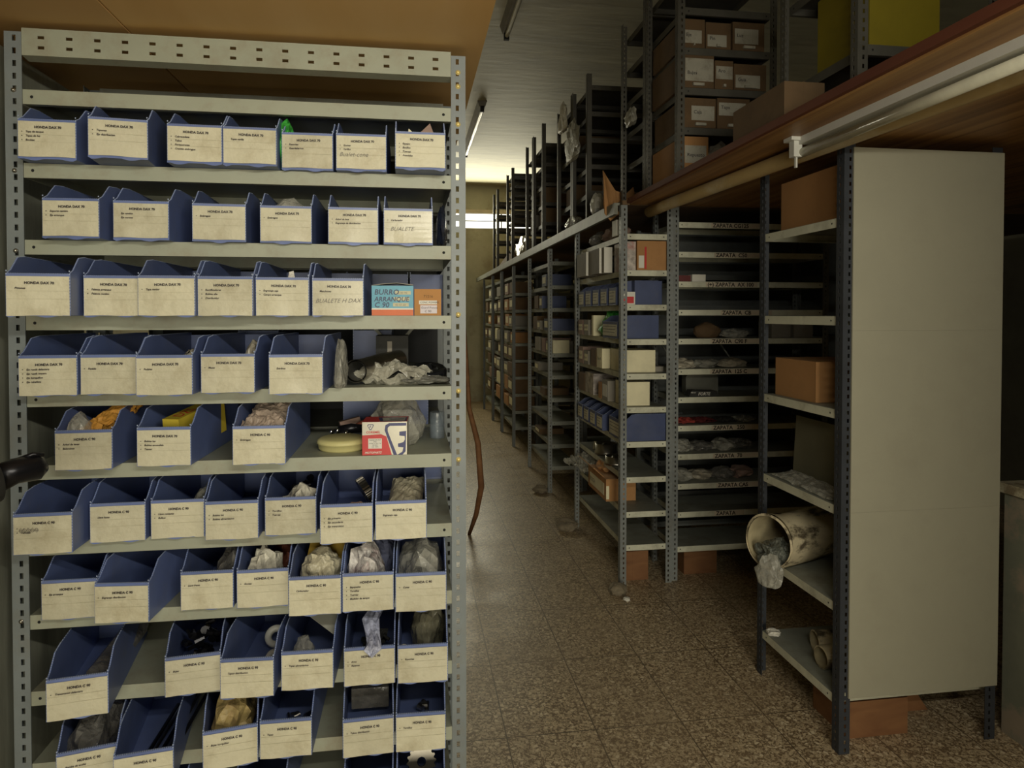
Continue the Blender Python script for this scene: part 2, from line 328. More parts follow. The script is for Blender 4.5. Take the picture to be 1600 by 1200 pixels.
def shelf_mesh(w, d, lip, mats, holes, strips=()):
    k = (round(w, 4), round(d, 4), lip, mats[0].name, mats[1].name, holes)
    if k in _shelf: return _shelf[k]
    mb = MB(); e = .0012
    mb.box(0, w, 0, d, -e, 0, 1)
    mb.box(0, w, 0, e, -lip, -e); mb.box(0, w, d - e, d, -lip, -e)
    mb.box(0, e, e, d - e, -lip, -e); mb.box(w - e, w, e, d - e, -lip, -e)
    mb.box(e, w - e, e, .014, -lip, -lip + e); mb.box(e, w - e, d - .014, d - e, -lip, -lip + e)
    if holes:
        for x in (.018, w - .018):
            mb.add([(x + .0035 * cos(a * pi / 4), -.0004, -lip / 2 + .0035 * sin(a * pi / 4)) for a in range(8)], [tuple(range(8))], 2)
        for y in (.03, d - .03):
            mb.add([(-.0004, y + .0035 * cos(a * pi / 4), -lip / 2 + .0035 * sin(a * pi / 4)) for a in range(8)], [tuple(range(7, -1, -1))], 2)
    me = bpy.data.meshes.new('shelf'); me.from_pydata(mb.v, [], mb.f)
    for m in mats: me.materials.append(m)
    me.polygons.foreach_set('material_index', mb.m); me.update(); _shelf[k] = me; return me
def rack(label, x0, x1, y0, y1, zs, H, z0=0, pw=.034, holes=True, pm=None, sm=None, lip=.032, group=None, insx=True, name='steel_shelving_rack'):
    pm = pm or POST; sm = sm or (LIP, LIPD, HOLE)
    t = thing(name, label, 'shelving rack', (x0, y0, z0), 0, group)
    W, D = x1 - x0, y1 - y0; me = post_mesh(H, pw, holes, pm); posts = []
    for x, y, r in ((0, 0, 0), (W, 0, pi / 2), (W, D, pi), (0, D, -pi / 2)): posts.append(link('post', me, t, (x, y, 0), (0, 0, r)))
    ix = pw if insx else .003; iy = .003 if insx else pw
    sh = [link('shelf', shelf_mesh(W - 2 * ix, D - 2 * iy, lip, sm, True), t, (ix, iy, z - z0)) for z in zs]
    return t, posts, sh

XL, Y0, XW = -.837, 1.6428, .935
Z = [1.9936, 1.8328, 1.6646, 1.4974, 1.3275, 1.1649, .9954, .8308, .6589, .4965, .333, .165]
t, posts, sh = rack('tall grey slotted steel rack of blue parts bins, nearest to the viewer', XL - .035, XL + XW + .035, Y0, Y0 + .40, Z, 2.12, pw=.0345, sm=(LIP, LIP, HOLE))
# header channel with two rows of slots
mb = MB(); Wd = XW; hz0, hz1 = 2.067, 2.124
cols = [.032 + i * (Wd - .075) / 15 for i in range(16)]; us = [0]
for c in cols: us += [c, c + .0135]
us.append(Wd); zs = [hz0, hz0 + .014, hz0 + .021, hz0 + .036, hz0 + .043, hz1]
for a in range(len(us) - 1):
    for b in range(5):
        if a % 2 == 1 and b in (1, 3): continue
        mb.quad((us[a], 0, zs[b]), (us[a + 1], 0, zs[b]), (us[a + 1], 0, zs[b + 1]), (us[a], 0, zs[b + 1])); 
        mb.quad((us[a], .0015, zs[b + 1]), (us[a + 1], .0015, zs[b + 1]), (us[a + 1], .0015, zs[b]), (us[a], .0015, zs[b]))
mb.quad((0, 0, hz0), (0, .03, hz0 - .004), (Wd, .03, hz0 - .004), (Wd, 0, hz0)); mb.quad((0, .0, hz0 + .001), (Wd, 0, hz0 + .001), (Wd, .03, hz0 - .003), (0, .03, hz0 - .003))
mb.box(0, Wd, 0, .03, hz1, hz1 + .002)
mb.build('header_channel', LIP, t, (.035, 0, 0))
mb = MB(); mb.box(0, Wd, .15, .16, 2.07, 2.118); mb.build('rear_channel', LIPD, t, (.035, .23, 0))
# cross brace seen through the fourth bay
mb = MB(); mb.tube([(.72, .392, 1.27), (.93, .392, 1.52)], .006, 4); mb.tube([(.72, .396, 1.52), (.93, .396, 1.27)], .006, 4); mb.build('cross_brace', LIPD, t)
def bolt(parent, loc, m=BRASS, r=.006, rot=(pi / 2, 0, 0)):
    mb = MB(); mb.lathe([(0, .004), (r * .45, .004), (r * .5, .0035), (r * .5, .0012), (r, .001), (r, 0)], 12, 0); return mb.build('bolt', m, parent, loc, rot, True)
RP = XW + .07
for z in (2.045, 2.078, 1.955, 1.5, 1.316, 1.15): bolt(posts[1], (0, 0, 0)); posts[1].children[-1].location = (-.0008, .018, z) if False else (-.001, .018, z); 
for b in [c for c in posts[1].children]:   # the post is turned a quarter: its own +y looks to the rack's -x
    b.location = (-.001 + .001, .018, b.location.z)
    b.rotation_euler = (pi / 2, 0, -pi / 2)
for z in (1.99, 1.815, .82, 1.64): bolt(posts[0], (.018, -.0005, z), ZINC, .005)

# ------------------------------------------------------------------ blue bins
BW, BD, HF, HS = .1145, .372, .0845, .124
def bin_body(seed, W=BW, D=BD, hf=HF, hs=HS):
    rnd = random.Random(seed); mb = MB(); th = .003
    prof = [(0, 0), (D, 0), (D, hs), (.085, hs), (.05, hs - .004), (.018, hf + .008), (0, hf)]
    for x in (0, W - th): mb.prism([(y, z) for y, z in prof][::-1], 0, x, x + th)
    mb.box(th, W - th, 0, .006, .0, hf); mb.box(th, W - th, D - th, D, 0, hs * .95)
    mb.box(th, W - th, .006, D - th, 0, .003)
    # scalloped bottom fold under the front
    n = 18; ph = rnd.random() * 6
    top = [(i / n * W, -.0006, .004) for i in range(n + 1)]; bot = [(i / n * W, -.0012, -.0005 - .0035 * max(0, sin(ph + i * .55)) * (1 if 0 < i < n else 0)) for i in range(n + 1)]
    for i in range(n): mb.quad(bot[i], bot[i + 1], top[i + 1], top[i])
    # toothed cut edges of the corrugated sheet: rows of tiny flutes along front and side rims
    k = 26
    for i in range(k): mb.box(.003 + i * (W - .006) / k, .003 + (i + .55) * (W - .006) / k, .0012, .0048, hf, hf + .0008, 1)
    for x in (.0004, W - th + .0004):
        for i in range(14):
            a = i / 14; z = hf * (1 - a) + .004
            mb.box(x, x + .0022, -.0004, .0002, z, z + .0028, 1)
    def rim(s):
        for a, b in zip(prof[3:], prof[4:]):
            L_ = math.hypot(a[0] - b[0], a[1] - b[1])
            if s <= L_: return a[0] + (b[0] - a[0]) * s / L_, a[1] + (b[1] - a[1]) * s / L_
            s -= L_
        return prof[-1]
    for x in (.0004, W - th + .0004):
        for i in range(20):
            y, z = rim(i * .0048); mb.box(x, x + .0022, y, y + .0024, z, z + .0009, 1)
        for i in range(24):
            y = .088 + i * .011; mb.box(x, x + .0022, y, y + .005, hs, hs + .0008, 1)
    return mb
NAVYBIN = mat('navy_bin_plastic', (.05, .07, .165), .45, var=.15, dirt=(.12, .12, .13), dirt_amt=.3)
TOOTH = mat('pale_blue_cut_edge', (.3, .36, .5), .4, var=.1)
def paper(parent, head, lines, hand=None, W=.1115, H=.0747, x0=.0015, z0=.0045, seed=0, bul=True, cm=None, scribble=False):
    rnd = random.Random(seed * 13 + 5); mb = MB(); y = -.0018
    nx, nz = 10, 6; c = [(rnd.uniform(-.0008, .0012)) for _ in range(4)]
    def wob(u, v): return y - .0008 * sin(u * pi * (1 + (seed % 3) * .5)) * (1 - v) - (.0016 if seed % 4 == 0 else .0004) * (1 - v) ** 3 * abs(sin(3 * u + seed))
    vs = []
    for j in range(nz + 1):
        for i in range(nx + 1):
            u, v = i / nx, j / nz; zz = z0 + v * H - (.0012 * (.5 + .5 * sin(u * 7 + seed * 2)) if j == 0 else 0)
            vs.append((x0 + u * W, wob(u, v), zz))
    mb.add(vs, [(j * (nx + 1) + i, j * (nx + 1) + i + 1, (j + 1) * (nx + 1) + i + 1, (j + 1) * (nx + 1) + i) for j in range(nz) for i in range(nx)])
    yt = y - .0026
    tl = rnd.uniform(-.02, .02)
    text_on(mb, head, .0071, x0 + W * .5 + .003, z0 + H * .80, yt, 1, .035, 0, 'CENTER', tl)
    for k, l in enumerate(lines):
        zz = z0 + H * .80 - .0088 * (k + 1) - .001
        if bul: mb.box(x0 + .0075, x0 + .0092, yt, yt + .0002, zz + .0012, zz + .0027, 1)
        text_on(mb, l, .0056, x0 + .0155, zz, yt, 1, .022, .2, 'LEFT', tl)
    if scribble:
        for k in range(3):
            pts = [(x0 + .012 + i * .0028, yt, z0 + H * .68 + .0028 * sin(i * 2.3 + k) - k * .0025) for i in range(14)]
            mb.tube(pts, .0004, 4, 2)
    if hand: text_on(mb, hand, .0135, x0 + .006, z0 + H * .36, yt, 2, -.004, .35, 'LEFT', .01)
    # faint ruled creases
    for zf in (.42, .62): mb.box(x0 + .002, x0 + W - .003, yt + .0016, yt + .0018, z0 + H * zf, z0 + H * zf + .00035, 3)
    return mb.build('label', [cm or PAPER, INK, PENCIL, mat('paper_crease', (.4, .37, .25), .7)], parent)
D70, C90 = "HONDA DAX 70", "HONDA C 90"
BINS = [
(1,-.823,1.599,1.0,D70,["Tapa de tanque","Tapas de luz","Bocinas"],None), (1,-.669,1.562,7.3,D70,["Tapones","Eje distribucion"],None),
(1,-.523,1.595,.9,D70,["Cubrecadena","Tubos","Portacoronas","Cruceta embrague"],None), (1,-.408,1.600,.8,D70,["Tapas varilla"],None),
(1,-.288,1.631,-.4,D70,["Resortes","Guardabarros"],None), (1,-.166,1.622,-.1,D70,["Gomas","Varillas"],"Bualet-cone"), (1,-.031,1.585,0,D70,["Espejos","Bocillos","Tuercas","Arandelas"],None),
(2,-.776,1.596,-1,D70,["Soporte cambio","Eje arranque"],None), (2,-.640,1.609,.7,D70,["Eje cambio","Eje corona"],None), (2,-.481,1.623,2.2,D70,["Embrague"],None),
(2,-.337,1.632,.9,D70,["Embrague"],None), (2,-.186,1.634,.6,D70,["Arbol de leva","Engranaje de distribucion"],None), (2,-.059,1.632,-.3,D70,["Carburador"],"  BUALETE"),
(3,-.794,1.492,5.6,D70,["Pistones"],None), (3,-.680,1.559,.8,D70,["Palanca arranque","Palanca cambio"],None), (3,-.567,1.543,.5,D70,["Tapa motor"],None), (3,-.452,1.558,0,D70,["Rectificadores","Bobina alta","Distribuidor"],None),
(3,-.336,1.577,0,D70,["Engranaje caja","Campo arranque"],None), (3,-.218,1.598,0,D70,["Manchones"],"BUALETE H DAX"),
(4,-.819,1.581,1.2,D70,["Eje rueda delantera","Eje rueda trasera","Eje horquillon","Eje caballete"],None), (4,-.702,1.591,-.3,D70,["Pedalin"],None), (4,-.577,1.555,.2,D70,["Pedales"],None),
(4,-.454,1.583,-1,D70,["Mazas"],None), (4,-.302,1.540,-.4,D70,["Estribos"],None),
(5,-.754,1.589,1.4,C90,["Arbol de levas","Balancines"],None), (5,-.596,1.607,-1.9,D70,["Bobina luz","Bobina encendido","Tensor"],None), (5,-.391,1.592,-.2,C90,["Embrague"],None),
(6,-.823,1.560,1.2,C90,["","Valvulas"],None), (6,-.700,1.621,1.6,C90,["Llave luces"],None), (6,-.577,1.630,.3,C90,["Llave contacto","Bulbos"],None), (6,-.453,1.601,.4,C90,["Bobina luz","Bobina alimentacion"],None),
(6,-.328,1.617,-1.1,C90,["Tornillos","Tuercas"],None), (6,-.196,1.539,-.1,C90,["Eje primario","Eje secundario","Eje transmision"],None), (6,-.077,1.547,.1,C90,["Engranaje caja"],None),
(7,-.799,1.618,0,C90,["Eje arranque"],None), (7,-.677,1.585,-4.5,C90,["Engranaje distribucion"],None), (7,-.514,1.626,.1,C90,["Llave freno"],None), (7,-.391,1.618,.8,C90,["Gomas"],None),
(7,-.267,1.559,-1.2,C90,["Carburador"],None), (7,-.151,1.563,-1.2,C90,["Espejuelos","Tornillos","Tuercas","Medidor de tanque"],None), (7,-.033,1.545,-1.2,C90,["Cunas"],None),
(8,-.744,1.519,8.4,C90,["Transmision delantera"],None), (8,-.534,1.580,6.9,C90,["Bujes"],None), (8,-.412,1.556,-2.5,C90,["Tapon distribucion"],None), (8,-.286,1.570,-1.4,C90,["Tapas alimentacion"],None),
(8,-.149,1.567,0,C90,["Aros","Retenes"],None), (8,-.029,1.561,-1.2,C90,["Resortes"],None),
(9,-.732,1.530,12,C90,["Bomba de aceite","Cadena"],None), (9,-.611,1.505,8,C90,["Rayos"],None), (9,-.452,1.563,9,C90,["Bujes horquillon"],None), (9,-.337,1.588,-.5,C90,["Tapas"],None),
(9,-.152,1.565,2.3,C90,["Tubos distribucion"],None), (9,-.034,1.569,-1.5,C90,["Tornillos"],None),
(10,-.62,1.60,2,C90,["Ejes"],None), (10,-.40,1.60,-1,C90,["Retenes"],None), (10,-.155,1.60,0,C90,["Juntas"],None), (10,-.034,1.60,-1,C90,["Coronas"],None),
]
ORD = ['', 'first', 'second', 'third', 'fourth', 'fifth', 'sixth', 'seventh', 'eighth', 'ninth', 'tenth']
cnt = {}; BIN = {}
for q, (k, x, y, a, head, lines, hand) in enumerate(BINS):
    cnt[k] = cnt.get(k, 0) + 1; n = cnt[k]
    o = bin_body(q).build('parts_bin', [BLUE, TOOTH], None, (x - .0015, y, Z[k] + .0005), (0, 0, radians(a)))
    what = (hand.strip().lower() + ' in pencil') if hand else (' and '.join(l.lower() for l in lines[:2] if l))
    row = 'lowest visible' if k == 10 else ORD[k]
    tag(o, 'blue bin, %s on the %s bin shelf, marked %s' % (ORD[n], row, what), 'bin', 'blue parts bins on the near rack')
    paper(o, head, lines, hand, seed=q, z0=.0045 if k < 3 else .0005, H=.0747 if k < 3 else .0785, bul=(q % 5 != 3), scribble=(k == 6 and n == 1))
    BIN[(k, n)] = (x, y, Z[k] + .0035, radians(a))
def inbin(k, n, dx, dy, dz=0):   # point inside a bin; dx from its centre line
    x, y, z, a = BIN[(k, n)]; u = BW / 2 + dx
    return (x + u * cos(a) - dy * sin(a), y + u * sin(a) + dy * cos(a), z + dz)
def bl(k, n): return 'in the %s bin of the %s bin shelf' % (ORD[n], ORD[k])

# contents of the bins
crumple('plastic_bag', 'shiny green plastic bag sticking up behind a first shelf bin', 'bag', inbin(1, 4, .035, .08, .0), (.04, .07, .118), GREEN, 3, (0, .28, .2))
t = thing('paper_scraps', 'cream and brown paper scraps poking out of the last first shelf bin', 'paper', inbin(1, 7, 0, .05), BIN[(1, 7)][3])
mb = MB(); mb.prism([(-.038, .01), (.015, .01), (.022, .088), (-.006, .082), (-.028, .102)], 1, 0, .001); mb.build('cream_scrap', CREAM, t)
mb = MB(); mb.prism([(-.014, .01), (.035, .01), (.03, .096), (.022, .118), (.004, .10), (-.018, .082)], 1, .006, .007); mb.build('brown_scrap', PINKC, t)
crumple('plastic_bag', 'crumpled clear film bulging from the fourth bin of the second bin shelf', 'bag', inbin(2, 4, -.005, .06), (.09, .09, .105), CLEAR, 5, amp=.2)
crumple('plastic_bag', 'glossy black film wrap beside the last bin of the second shelf', 'bag', (.078, 1.70, Z[2]), (.026, .14, .098), BLACKF, 8, amp=.25)
mb = MB(); mb.prism([(-.02, 0), (.028, 0), (.006, .103), (-.004, .1)], 1, 0, .0012)
tag(mb.build('paper_tip', BAGP, None, inbin(3, 5, .0, .1), (0, 0, .2)), 'pointed tip of brown paper standing ' + bl(3, 5), 'paper')
sheet_bag('parts_bag', 'faded printed paper bag leaning in the pedal bin of the fourth shelf', 'bag', inbin(4, 3, .028, .12, .062), (.05, .17, .05), BAGP, 4, (radians(-12), radians(-38), .1), .014)
crumple('paper_bag', 'small grey crumpled bag in the hub bin of the fourth shelf', 'bag', inbin(4, 4, .03, .12), (.045, .08, .1), BAGP, 6)
t1 = sheet_bag('padded_envelope', 'amber crumpled envelope sticking out of the camshaft bin on the fifth shelf', 'envelope', inbin(5, 1, .012, .11, .092), (.085, .15, .05), AMBER, 12, (radians(22), radians(-14), -.5), .014, .012)
crumple('plastic_bag', 'smoky clear bag beside the amber envelope on the fifth shelf', 'bag', inbin(5, 1, -.03, .06), (.048, .11, .105), CLEAR, 13)
t = thing('coil_box', 'narrow yellow box with red lettering in the second bin of the fifth shelf', 'box', inbin(5, 2, .018, .15, .02), BIN[(5, 2)][3] - .25)
mb = MB(); mb.M = Matrix.Rotation(radians(8), 4, 'X'); mb.box(-.02, .02, -.09, .1, 0, .085); vs, fs = text_geo('DZS', .036, .01)
mb.add([(.0 + .012 - b * .9, a - .07, .0856) for a, b in vs], [f for f in fs], 1); mb.build('carton', [YELLOW, RED], t)
t1 = sheet_bag('parts_bag', 'wrinkled pale bag filling the third bin of the fifth bin shelf', 'bag', inbin(5, 3, .0, .1, .09), (.098, .15, .05), mat('dusty_pink_bag', (.42, .33, .26), .4, var=.35, scale=22, bump=.7, bscale=40), 15, (radians(15), radians(-4), -.1), .016, .012)
mb = MB(); mb.box(-.03, .03, -.012, .012, 0, .004); tag(mb.build('red_sachet', mat('dark_red_film', (.3, .05, .04), .3, var=.3), None, inbin(5, 3, .015, .17, .108), (.2, -.1, -.6)), 'narrow dark red sachet behind the wrinkled bag on the fifth shelf', 'sachet')
crumple('plastic_bag', 'thin clear wrap along one side of the ignition switch bin', 'bag', inbin(6, 3, .03, .13), (.045, .18, .085), CLEAR, 17)
crumple('plastic_bag', 'white crumpled plastic bag ' + bl(6, 5), 'bag', inbin(6, 5, .005, .07), (.085, .1, .09), mat('white_crumpled_bag', (.6, .57, .47), .4, var=.25, scale=30, bump=.8, bscale=60), 19, amp=.5)
def bits(name, label, cat, loc, m, seed, n=14, r=.03, h=.04, group=None):
    rnd = random.Random(seed); mb = MB()
    for i in range(n):
        a = rnd.uniform(0, 2 * pi); q = rnd.uniform(0, r); s = rnd.uniform(.004, .01); L_ = rnd.uniform(.01, .026)
        p = Vector((q * cos(a), q * 1.3 * sin(a), s + rnd.uniform(0, h))); d = Vector((rnd.uniform(-1, 1), rnd.uniform(-1, 1), rnd.uniform(-.3, .5))).normalized() * L_
        mb.tube([p - d / 2, p, p + d / 2], [s, s * .8, s * .7], 8, 0)
    o = mb.build(name, m, None, loc, smooth=False); o['kind'] = 'stuff'; return tag(o, label, cat, group)
bits('loose_fittings', 'black metal fittings heaped behind the white bag on the sixth shelf', 'fittings', inbin(6, 5, .01, .17), BLACK, 20, 22, .03, .08)
def gear(name, label, loc, R, wd, teeth, m, rot=(0, 0, 0), group=None):
    mb = MB(); n = teeth * 4; prof = []
    for i in range(n): a = 2 * pi * i / n; r = R if i % 4 < 2 else R * .87; prof.append((r * cos(a), r * sin(a)))
    inn = [(R * .3 * cos(2 * pi * i / n), R * .3 * sin(2 * pi * i / n)) for i in range(n)]
    vs = [(x, y, z) for z in (0, wd) for ring in (prof, inn) for x, y in ring]; fs = []
    for i in range(n):
        j = (i + 1) % n; fs += [(i, n + i, n + j, j), (2 * n + i, 2 * n + j, 3 * n + j, 3 * n + i), (i, j, 2 * n + j, 2 * n + i), (n + i, 3 * n + i, 3 * n + j, n + j)]
    mb.add(vs, fs); return tag(mb.build(name, m, None, loc, rot), label, 'gear', group)
gear('gear_wheel', 'dark toothed gear wheel standing in the shaft bin on the sixth shelf', inbin(6, 6, .028, .17, .052), .048, .018, 30, mat('oily_steel', (.13, .12, .1), .35, .9, var=.3), (0, radians(62), .3))
crumple('paper_packet', 'pink paper packet in front of the gear wheel on the sixth shelf', 'packet', inbin(6, 6, .012, .05), (.06, .06, .07), PINKC, 23, amp=.3)
sheet_bag('parts_bag', 'beige bag lying ' + bl(6, 7), 'bag', inbin(6, 7, .01, .12, .062), (.08, .15, .05), mat('beige_bag', (.36, .33, .24), .5, var=.25, scale=20, bump=.5), 24, (radians(20), 0, -.1), .018)
crumple('plastic_bag', 'smoky clear bag ' + bl(7, 3), 'bag', inbin(7, 3, .028, .12), (.048, .2, .115), GREYF, 26)
crumple('plastic_bag', 'white crumpled bag in the fourth bin of the seventh bin shelf', 'bag', inbin(7, 4, -.015, .09), (.07, .09, .1), MATS['white_crumpled_bag'], 27, amp=.5)
crumple('rusty_part', 'reddish brown wrapped part behind a white bag on the seventh shelf', 'part', inbin(7, 4, .02, .19), (.07, .09, .08), RUST, 28, amp=.3)
t = thing('carburettor_packet', 'amber card packet in a clear bag ' + bl(7, 5), 'packet', inbin(7, 5, .004, .1, .045), -.05)
mb = MB(); mb.M = Matrix.Rotation(radians(28), 4, 'X'); mb.box(-.042, .042, .02, .1, 0, .03); mb.build('header_card', mat('amber_card', (.5, .33, .06), .4, var=.25, scale=20), t)
me = crumple_mesh(29, .044, .05, .055, .3); me.materials.append(mat('cream_film', (.5, .46, .33), .3, var=.3, scale=25, bump=.7)); link('bag', me, t, (0, -.02, -.03))
crumple('plastic_bag', 'clear bag with red and blue print ' + bl(7, 6), 'bag', inbin(7, 6, -.012, .075), (.078, .1, .12), mat('printed_clear_film', (.5, .47, .44), .25, var=.6, scale=45, dirt=(.3, .05, .08), dirt_amt=.5, dirt_scale=30, bump=.9), 30, amp=.45)
crumple('plastic_bag', 'grey blue film bag behind the printed one on the seventh shelf', 'bag', inbin(7, 6, .015, .2), (.075, .12, .115), BLUEF, 31, amp=.4)
crumple('plastic_bag', 'large clear crumpled bag ' + bl(7, 7), 'bag', inbin(7, 7, -.004, .12), (.095, .18, .112), CLEAR, 32, amp=.4)
mb = MB(); mb.M = Matrix.Rotation(-.5, 4, 'Y'); mb.prism([(-.02, 0), (.02, 0), (.0, .075)], 1, 0, .002); tag(mb.build('paper_tip', WHITEPL, None, inbin(7, 7, .026, .06, .045)), 'white pointed paper corner in the last bin of the seventh shelf', 'paper')
# eighth shelf
mb = MB(); mb.tube([(0, 0, .0), (.02, .22, .012)], .028, 10); tag(mb.build('plastic_sleeve', GREYF, None, inbin(8, 1, .012, .1, .03), (0, 0, .1)), 'long translucent sleeve lying in the turned first bin of the eighth shelf', 'sleeve')
bits('bushing_heap', 'heap of black metal bushings ' + bl(8, 2), 'bushings', inbin(8, 2, 0, .14), BLACK, 34, 40, .042, .07)
for i, (dx, dy, dz, ti, r) in enumerate(((.0, .075, .012, .5, .027), (.03, .13, .012, .3, .025), (.012, .21, .03, .9, .027))):
    mb = MB(); r0 = r * .42; mb.lathe([(r0, 0), (r, 0), (r, .01), (r * .9, .014), (r0 * 1.3, .014), (r0, .01), (r0, 0)], 28)
    tag(mb.build('washer_ring', WHITEPL, None, inbin(8, 3, dx, dy, dz), (ti, .1, 0), True), ['white flanged ring nearest the front of the third eighth shelf bin', 'greyish flanged ring at the middle of the third eighth shelf bin', 'white flanged ring tilted at the back of the third eighth shelf bin'][i], 'ring', 'plastic rings')
mb = MB(); mb.prism([(-.05, .02), (.045, -.06), (.05, .06), (-.045, .07)], 2, 0, .0015); tag(mb.build('folded_card', mat('grey_white_card', (.42, .42, .36), .7, var=.06), None, inbin(8, 4, .003, .14, .1), (radians(20), radians(6), 0)), 'grey white folded card lying over ' + bl(8, 4)[3:], 'card')
crumple('plastic_bag', 'greenish clear bag under the folded card on the eighth shelf', 'bag', inbin(8, 4, -.025, .07), (.05, .1, .075), CLEAR, 36)
t = thing('plastic_wrap', 'bluish torn plastic wrap hanging over the front of an eighth shelf bin', 'wrap', inbin(8, 5, 0, 0), 0)
mb = MB(); rows_ = []
path = [(.012, .10, .13), (-.002, .06, .118), (.004, .03, .1), (.008, .008, .092), (.006, -.006, .084), (.002, -.009, .066)]; wd = [.018, .02, .016, .016, .02, .002]
vs = []
for i, (p, w_) in enumerate(zip(path, wd)):
    for j in range(6): u = j / 5 - .5; vs.append((p[0] + u * w_ * 2, p[1] - .006 * abs(sin(j * 2 + i)), p[2] + .005 * sin(j * 2.6 + i * 1.3)))
mb.add(vs, [(i * 6 + j, i * 6 + j + 1, (i + 1) * 6 + j + 1, (i + 1) * 6 + j) for i in range(5) for j in range(5)]); mb.build('film', mat('pale_blue_film', (.36, .38, .5), .25, var=.5, scale=50, bump=.8), t)
bits('seal_heap', 'dark rings and seals heaped ' + bl(8, 5), 'seals', inbin(8, 5, 0, .14), RUBBER, 38, 30, .04, .05)
for i, (dx, dy) in enumerate(((-.03, .07), (-.008, .06), (.018, .075))):
    mb = MB(); pts = [(.011 * cos(a * .5), a * .0009, .011 * sin(a * .5) + .014) for a in range(0, 70)]; mb.tube(pts, .0018, 6)
    tag(mb.build('coil_spring', STEEL, None, inbin(8, 6, dx, dy), (0, 0, [.3, -.2, .1][i]), True), 'steel coil spring, %s of the three in the last eighth shelf bin' % ['leftmost', 'middle', 'rightmost'][i], 'spring', 'coil springs')
crumple('plastic_bag', 'dark olive clear bag behind the coil springs on the eighth shelf', 'bag', inbin(8, 6, .012, .17), (.08, .14, .11), mat('olive_film', (.17, .16, .11), .2, var=.4, scale=20, bump=.6, alpha=.85), 40, amp=.35)
# ninth shelf
crumple('plastic_bag', 'smoky wrapped part in the most turned bin of the ninth shelf', 'bag', inbin(9, 1, -.005, .13), (.08, .2, .1), GREYF, 42)
for i in range(5):
    mb = MB(); mb.tube([(0, 0, 0), (.004, .26, .0)], .0045, 8)
    tag(mb.build('metal_rod', STEEL if i % 2 else BLACK, None, inbin(9, 2, -.028 + i * .014, .05, .01 + .006 * (i % 2)), (0.05 * i, 0, -.03 * i)), '%s metal rod in the spoke bin of the ninth shelf, %s from its side' % (('shiny' if i % 2 else 'dark'), ORD[i + 1]), 'rod', 'rods in the spoke bin')
crumple('paper_bag', 'yellow and brown crumpled bag ' + bl(9, 3), 'bag', inbin(9, 3, .0, .12), (.09, .17, .12), mat('yellow_brown_bag', (.45, .34, .14), .45, var=.4, scale=14, dirt=(.3, .12, .08), dirt_amt=.6, dirt_scale=10, bump=.5), 44, amp=.35)
bits('screw_heap', 'few bright screws and nuts ' + bl(9, 4), 'screws', inbin(9, 4, .0, .13), STEEL, 45, 8, .03, .01)
t = thing('boxed_part', 'dark wrapped box with a white sticker ' + bl(9, 5), 'box', inbin(9, 5, 0, .13, .03), 0)
mb = MB(); mb.box(-.045, .045, 0, .14, 0, .05); mb.build('carton', GREYF, t); mb = MB(); mb.box(-.02, .02, .03, .06, .0502, .0506); mb.build('sticker', WHITE, t)
bits('bolt_pair', 'two shiny bolts lying ' + bl(9, 6), 'bolts', inbin(9, 6, .01, .15), STEEL, 47, 5, .03, .01)
gear('ring_gear', 'grey ring standing in the last bin of the lowest visible shelf', inbin(10, 4, 0, .09, .055), .036, .012, 16, MATS['oily_steel'], (radians(70), 0, 0))

# loose goods on the near rack, third shelf: blue carton, brown carton
t = thing('parts_carton', 'sky blue carton with handwriting and an orange band', 'box', (-.09, 1.655, Z[3] + .0005), 0)
mb = MB(); W_, H_ = .098, .071; mb.box(0, W_, 0, .09, 0, H_)
mb.box(0, W_, -.0006, 0, 0, .014, 1); mb.box(0, W_, -.0006, 0, .014, .0175, 2)
for z_, x_ in ((.05, .055), (.0355, .052), (.0215, .05)): mb.box(x_, x_ + .037, -.0008, 0, z_, z_ + .0085, 3)
for s_, z_ in (('BURRO', .05), ('ARRANQUE', .034), ('C 90', .0195)): text_on(mb, s_, .0175 if s_ != 'ARRANQUE' else .0152, .006, z_, -.0014, 4, .014, .15)
text_on(mb, '1 83 90', .007, .062, .0518, -.0012, 5); text_on(mb, '45 07 60', .007, .055, .023, -.0012, 5)
mb.build('carton', [SKY, ORANGE, WHITE, mat('yellowed_sticker', (.55, .52, .34), .6), mat('dark_blue_marker', (.02, .03, .09), .5, var=0), PENCIL], t)
mb = MB(); mb.prism([(0, H_), (.03, H_ + .004), (.06, H_ + .006), (.098, H_ + .001), (.098, H_ + .003), (.06, H_ + .0075), (.03, H_ + .0055), (0, H_ + .0015)], 1, 0, .06); mb.build('lid_flap', GREYC, t)
t = thing('parts_carton', 'small orange brown carton with two white stickers', 'box', (.0105, 1.657, Z[3] + .0005), 0)
mb = MB(); mb.box(0, .064, 0, .075, 0, .0635); text_on(mb, '71516', .009, .022, .043, -.0006, 1)
mb.build('carton', [mat('orange_brown_card', (.42, .2, .055), .7, var=.08), MATS['old_dark_cardboard']], t)
mb = MB(); mb.box(.011, .054, -.0006, 0, .027, .036); text_on(mb, 'CONC POWERS', .0062, .0135, .0295, -.001, 1, .01); mb.build('sticker', [WHITE, INK], t)
mb = MB(); mb.box(.014, .054, -.0006, 0, .005, .025); text_on(mb, 'Guard Francia', .007, .0155, .0165, -.001, 1, 0, .2); text_on(mb, 'C 90', .008, .024, .0075, -.001, 1, 0, .2); mb.build('sticker', [mat('lilac_white_paper', (.6, .55, .58), .6), INK], t)

